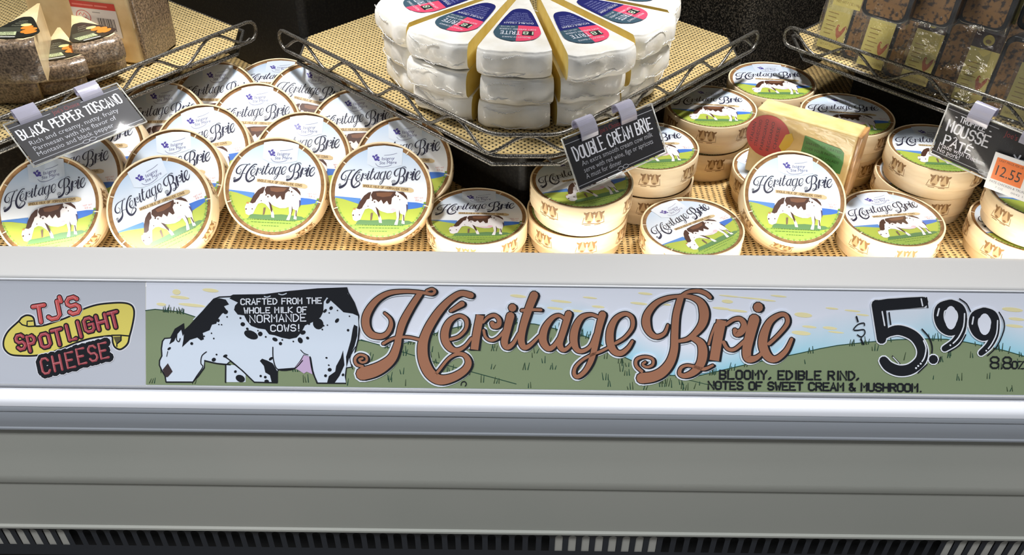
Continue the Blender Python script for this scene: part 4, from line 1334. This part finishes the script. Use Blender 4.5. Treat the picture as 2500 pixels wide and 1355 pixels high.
a.stroke([(.004, .0885), (.014, .0885)], .0014, srgb(150, 150, 158), 1)
x = .008; k = 0
while x < .033:
    w_ = .0006 + (k * 7 % 5) * .00022
    a.poly([(x, .060), (x + w_, .060), (x + w_, .080), (x, .080)], srgb(60, 60, 70), 1)
    x += w_ + .0008 + (k * 3 % 4) * .0002; k += 1
o = a.build('price_label', M['print'], bl)
o.rotation_euler = (R_(90), 0, 0); o.location = (-.004, -.0004, -.004)
b = MB()
b.box((-.02, .03, .1158), (.10, .04, .0012)); b.build('wrap_fold', M['foil'], bl)
# second upright piece behind, wrapped end showing
b2 = thing('cheese_wedge', 'wrapped pepper cheese piece behind the upright block, by the shelf corner', 'cheese', at(404, 104, ZS), Matrix.Rotation(R_(20), 3, 'Z'), 'pepper-rind cheeses on the left shelf')
b = MB(); b.box((0, .02, .034), (.030, .040, .068)); b.build('cheese', M['tosc_rind'], b2, .005)
b = MB()
for sx in (-1, 1):
    ids = [b.add(p) for p in ((sx * .002, -.002, .068), (sx * .014, -.003, .066), (sx * .012, -.006, .040), (sx * .004, -.004, .034))]
    b.face(ids)
b.build('wrap_fold', M['foil'], b2)

# ------------------------------------------------------------------ mousse packs


def rrect(w, h, r, n=5, x0=0, y0=0):
    out = []
    for cx, cy, a0 in ((w / 2 - r, h / 2 - r, 0), (-w / 2 + r, h / 2 - r, 90), (-w / 2 + r, -h / 2 + r, 180), (w / 2 - r, -h / 2 + r, 270)):
        for k in range(n + 1):
            a = R_(a0 + 90 * k / n)
            out.append((x0 + cx + r * math.cos(a), y0 + cy + r * math.sin(a)))
    return out


def prism(b, pts, y0, y1, mi=0):
    A = [b.add((x, y0, z)) for x, z in pts]; B = [b.add((x, y1, z)) for x, z in pts]
    b.face(A); b.face(B[::-1])
    for i in range(len(pts)):
        j = (i + 1) % len(pts)
        b.face((A[j], A[i], B[i], B[j]), mi, None, False)


def make_pack(label, maroon=False):
    t = thing('mousse_pack', label, 'food pack')
    b = MB()
    prism(b, rrect(.056, .094, .010, 5, .0185, .047), .0, .034)
    b.build('tray', M['tray'], t, .002)
    b = MB()
    prism(b, rrect(.047, .084, .009, 5, .0190, .0465), -.0012, .001)
    b.build('pate', M['pate'], t)
    a = Art(lambda x, y: (x, y), 0, .00008)
    CR, INKB = srgb(222, 206, 118), srgb(170, 140, 70)
    x0, x1 = -.0440, -.0095
    y0, y1 = .004, .070
    a.quad([(x0, y0, -.001), (x1, y0, -.001), (x1, y1 + .022, -.001), (x0, y1 + .022, -.001)], 0, CR)
    a.poly([(x0, y0), (x1, y0), (x1, y1), (x0, y1)], CR, 0)
    a.poly([(x0, y1), (x1, y1), (x1, y1 + .022), (x0, y1 + .022)], srgb(58, 26, 24), 0)
    a.ell((x0 + x1) / 2, y1 + .011, .0065, .0065, srgb(226, 206, 96), 1)
    a.ell((x0 + x1) / 2, y1 + .0095, .0035, .0025, srgb(150, 120, 50), 2)
    for k in range(6):
        a.stroke([(x0 + .004 + .001 * (k % 2), .052 - k * .0055), (x0 + .018 - .002 * (k % 3), .052 - k * .0055)], .0011, INKB, 1)
    a.font('NET WT 7 OZ (198g)', x0 + .004, .008, .030, .003, INKB, 1)
    # rooster drawing
    RS = srgb(196, 110, 70)
    ox, oy, s = x1 - .0095, .026, .00042
    P = lambda q: [(ox + p[0] * s, oy + p[1] * s) for p in q]
    a.poly(P([(-9, 6), (-12, 16), (-9, 26), (-4, 22), (-2, 14), (4, 12), (8, 20), (14, 30), (18, 22), (14, 10), (10, 0), (4, -8), (0, -10), (-6, -4)]), RS, 1, 3)
    a.stroke(P([(0, -10), (1, -18), (-4, -24), (4, -22)]), .0009, RS, 1)
    a.stroke(P([(10, 18), (18, 32), (24, 24)]), .0012, srgb(176, 90, 60), 2)
    a.stroke(P([(-9, 26), (-6, 31), (-3, 27)]), .0012, srgb(190, 60, 50), 2)
    o = a.build('label', M['print'], t)
    o.rotation_euler = (R_(90), 0, 0); o.location = (0, -.0022, 0)
    # clear film bag around the pack
    b = MB()
    rd = random.Random(4)
    nx, nz = 14, 14
    ids = [[b.add((-.047 + .097 * i / nx, -.0062 - rd.uniform(0, .0028) - (.004 if abs(i - 6) < 1 else 0), -.001 + .104 * j / nz)) for j in range(nz + 1)] for i in range(nx + 1)]
    for i in range(nx):
        for j in range(nz):
            b.face((ids[i][j], ids[i + 1][j], ids[i + 1][j + 1], ids[i][j + 1]), 0, None, True)
    for i in (0, nx):      # side folds back to the tray
        for j in range(nz):
            p, q = b.v[ids[i][j]], b.v[ids[i][j + 1]]
            b.quad([p, q, (q[0] * .985, .003, q[2]), (p[0] * .985, .003, p[2])])
    b.build('film', M['film'], t)
    return t


pk0 = make_pack('')
first_pack = [True]


def pack(px, py, z, yaw, back, label, roll=0):
    rot = Matrix.Rotation(R_(yaw), 3, 'Z') @ Matrix.Rotation(R_(-back), 3, 'X') @ Matrix.Rotation(R_(roll), 3, 'Y')
    loc = at(px, py, z)
    g = 'mousse packs on the right shelf'
    if first_pack[0]:
        first_pack[0] = False
        pk0.location = loc; pk0.rotation_euler = rot.to_euler(); pk0['label'] = label; pk0['group'] = g
        return pk0
    return copy_thing(pk0, label, loc, rot, g)


for px, py, dz, lb in ((2058, 168, 0, 'front-row mousse pack at the left end, nearest the shelf corner'),
                       (2160, 212, 0, 'front-row mousse pack second from the left'),
                       (2270, 252, 0, 'front-row mousse pack with glare on its yellow label'),
                       (2400, 300, 0, 'front-row mousse pack right behind the mousse sign clip'),
                       (2525, 345, 0, 'front-row mousse pack cut off by the right edge'),
                       (2075, 118, .0, 'second-row mousse pack behind the left end of the front row'),
                       (2182, 150, .0, 'second-row mousse pack behind the second one of the front row'),
                       (2300, 186, .0, 'second-row mousse pack with maroon label top, behind the glaring one'),
                       (2420, 222, .0, 'second-row mousse pack with maroon label top, near the right edge')):
    pack(px + 6, py - 27, ZS + .0005 + dz, -43, 9, lb)
for px, py, lb in ((2110, 62, 'upper mousse pack at the left, standing on the second row'),
                   (2215, 72, 'upper mousse pack second from the left with yellow label'),
                   (2345, 80, 'upper mousse pack standing third from the left on the second row'),
                   (2490, 95, 'upper mousse pack with rooster label near the right edge')):
    pack(px + 6, py - 22, ZS + .0945, -40, 8, lb)

# ------------------------------------------------------------------ shelf signs


def shelf_sign(c, yaw, pitch, roll, w, h, label, art_fn, clips, clip_lean):
    rot = Matrix.Rotation(yaw, 3, 'Z') @ Matrix.Rotation(pitch, 3, 'X') @ Matrix.Rotation(roll, 3, 'Y')
    k_ = .962
    c = CAM + (c - CAM) * k_; w *= k_; h *= k_
    t = thing('shelf_sign', label, 'sign', c, rot)
    b = MB()
    b.box((0, -.0014, 0), (w + .004, .0006, h + .004))
    hd = b.build('holder', M['acrylic'], t)
    b = MB()
    for p, q in (((-1, -1), (1, -1)), ((1, -1), (1, 1)), ((1, 1), (-1, 1)), ((-1, 1), (-1, -1))):
        b.tube([(p[0] * (w + .004) / 2, -.0004, p[1] * (h + .004) / 2), (q[0] * (w + .004) / 2, -.0004, q[1] * (h + .004) / 2)], .0009, 6)
    b.build('holder_edge', M['edge'], hd)
    a = Art(lambda x, y: (x * w / 100, (y - 25) * h / 50), .0002, .00006)
    a.poly([(-50, 0), (50, 0), (50, 50), (-50, 50)], srgb(30, 30, 33), 0)
    a.quad([(-w / 2, -h / 2, -.0003), (-w / 2, h / 2, -.0003), (w / 2, h / 2, -.0003), (w / 2, -h / 2, -.0003)], 0, srgb(200, 200, 200))
    art_fn(a)
    o = a.build('card', M['card'], t)
    o.rotation_euler = (R_(90), 0, 0)
    for u in clips:
        b = MB()
        prf = smooth([(-.0032, -.010), (-.0042, -.003), (-.0030, .003), (-.0012, .008), (.002, .0125), (.0072, .0128), (.0098, .008), (.0085, .003)], 3)
        cw = .0125
        for s, e in zip(prf, prf[1:]):
            n_ = 2
            b.quad([(-cw, s[0], s[1]), (cw, s[0], s[1]), (cw, e[0], e[1]), (-cw, e[0], e[1])])
        o = b.build('clip', M['clip'], t)
        sd = o.modifiers.new('thickness', 'SOLIDIFY'); sd.thickness = .0014
        o.location = (u * w, 0, h / 2 + .002)
        o.rotation_euler = (clip_lean, 0, 0)


CWT, CGR, CRD = srgb(236, 238, 244), srgb(176, 178, 184), srgb(130, 44, 48)


def knot(a):
    a.stroke([(-50, 3), (-6, 3)], .6, CGR, 1); a.stroke([(6, 3), (50, 3)], .6, CGR, 1)
    for x in (-3, 3): a.stroke([(x + 3 * math.cos(R_(k * 30)), 3 + 1.8 * math.sin(R_(k * 30))) for k in range(13)], .6, CGR, 1)
    a.stroke([(-50, 45.5), (-14, 45.5)], .6, CGR, 1); a.stroke([(14, 45.5), (50, 45.5)], .6, CGR, 1)
    a.font("Joe's Choice", -12, 43, 24, 5, CRD, 1)


def quirky(a, txt, x, y, width, h, wt):
    adv = []
    for chh in txt:
        mx = max([p[0] for st in glyph(chh) for p in st] or [2]); adv.append(mx / 4 + .42)
    sx = width / (sum(adv) - .42)
    u = 0
    for i, (chh, ad) in enumerate(zip(txt, adv)):
        hh = h * (1, .84, .94, .88, 1.02)[i % 5]
        yy = y + (0, .8, -.5, .4, 0)[i % 5]
        a.glyph(chh, x + u * sx, yy, sx, hh, wt, CWT, 2, R_((3, -3, 2, -2, 0)[i % 5]))
        u += ad


def art_pepper(a):
    knot(a)
    quirky(a, 'BLACK PEPPER TOSCANO', -46, 29, 91, 11.5, 1.35)
    a.font('Rich and creamy, nutty, fruity', -43, 20.5, 80, 5.2, CGR, 2)
    a.font('Parmesan with the flavor of', -43, 13.5, 74, 5.2, CGR, 2)
    a.font('Montasio and black pepper', -43, 6.8, 68, 5.2, CGR, 2)


def art_brie(a):
    knot(a)
    quirky(a, 'DOUBLE CREAM BRIE', -44, 27, 88, 13.5, 1.55)
    a.font('An extra smooth cream cow milk', -40, 20, 82, 5.2, CGR, 2)
    a.font('serve with red wine, figs or apricots', -40, 13.2, 80, 5.2, CGR, 2)
    a.font('A must for dinner', -40, 6.8, 40, 5.2, CGR, 2)


def art_mousse(a):
    a.stroke([(-50, 3), (-6, 3)], .6, CGR, 1); a.stroke([(6, 3), (50, 3)], .6, CGR, 1)
    for x in (-3, 3): a.stroke([(x + 3 * math.cos(R_(k * 30)), 3 + 1.8 * math.sin(R_(k * 30))) for k in range(13)], .6, CGR, 1)
    a.stroke([(-50, 47), (-4, 47)], .6, CGR, 1); a.stroke([(34, 47), (50, 47)], .6, CGR, 1)
    a.font("Joe's Choice", 2, 43, 30, 5.5, CRD, 1)
    a.text('- TRUFFLE -', -42, 39.2, 0, 5.4, .9, CWT, 2, 0, .42, 33)
    quirky(a, 'MOUSSE', -45, 26.6, 38, 10.6, 1.55)
    quirky(a, 'PATE', -43, 13.4, 25, 8.8, 1.5)
    a.stroke([(-36.2, 22.4), (-34.6, 23.9), (-33.0, 22.4)], .8, CWT, 2); a.stroke([(-21.6, 22.3), (-20, 24)], .8, CWT, 2)
    a.font('Made with chicken.', -46, 9.3, 44, 4.8, CWT, 2)
    a.font('No pork!', -46, 4.4, 21, 4.8, CWT, 2)
    # pepper pot sketch and the orange price tag
    for k in range(3): a.stroke([(20 + 5 * math.cos(R_(k * 60 + 20)), 27 + 5 * math.sin(R_(k * 60 + 20))), (20 - 5 * math.cos(R_(k * 60 + 20)), 27 - 5 * math.sin(R_(k * 60 + 20)))], 1.4, CWT, 2)
    a.ell(33, 30, 6, 7, CWT, 2); a.ell(34, 20, 7.5, 8, CWT, 2); a.stroke([(26, 25), (41, 25)], 1.6, srgb(30, 30, 33), 3)


shelf_sign(Vector((-.518, .058, .1295)), R_(42.2), R_(-62), R_(-4), .135, .062, 'black sign clipped to the left shelf rail with glare across its white lettering', art_pepper, (-.30, .26), R_(26))
shelf_sign(Vector((.119, .0262, .1262)), R_(41.6), R_(-34), R_(1.9), .142, .058, 'black sign clipped to the middle shelf rail, lettered for double cream brie', art_brie, (-.235, .215), R_(14))
shelf_sign(Vector((.5665, .0400, .1165)), R_(-50), R_(-5), R_(.5), .137, .064, 'black sign clipped to the right shelf rail, lettered for truffle mousse', art_mousse, (-.22, .25), R_(-6))
# orange price tag tucked over the mousse sign
yaw, pit = R_(-50), R_(-5)
rot = Matrix.Rotation(yaw, 3, 'Z') @ Matrix.Rotation(pit, 3, 'X') @ Matrix.Rotation(R_(-4), 3, 'Y')
a = Art(lambda x, y: (x, y), 0, .00006)
a.poly([(-.030, -.022), (.030, -.022), (.030, .022), (-.030, .022)], srgb(238, 238, 240), 0)
a.quad([(-.030, -.022, -.0005), (-.030, .022, -.0005), (.030, .022, -.0005), (.030, -.022, -.0005)], 0, srgb(230, 230, 230))
a.poly([(-.026, -.009), (.008, -.009), (.008, .017), (-.026, .017)], srgb(240, 122, 44), 1)
a.font('12.55', -.0225, -.0035, .027, .0125, srgb(36, 20, 16), 2)
a.font('UNIT PRICE PER LB', -.023, .0130, .027, .0026, srgb(120, 60, 24), 2)
a.font('PATE CHICKEN & TRUFFLE', -.026, -.0135, .044, .0028, srgb(110, 112, 122), 1)
a.font('7 OZ', -.018, -.0185, .009, .0024, srgb(150, 150, 158), 1); a.font('0042 11', .000, -.0185, .016, .0024, srgb(150, 150, 158), 1)
tg = thing('price_tag', 'white price tag with an orange square, tucked in front of the mousse sign', 'price tag', CAM + (Vector((.5665, .0400, .1165)) - CAM) * .962 + rot @ Vector((.0330, -.0042, -.019)), rot)
o = a.build('tag_card', M['print'], tg)
o.rotation_euler = (R_(90), 0, 0)
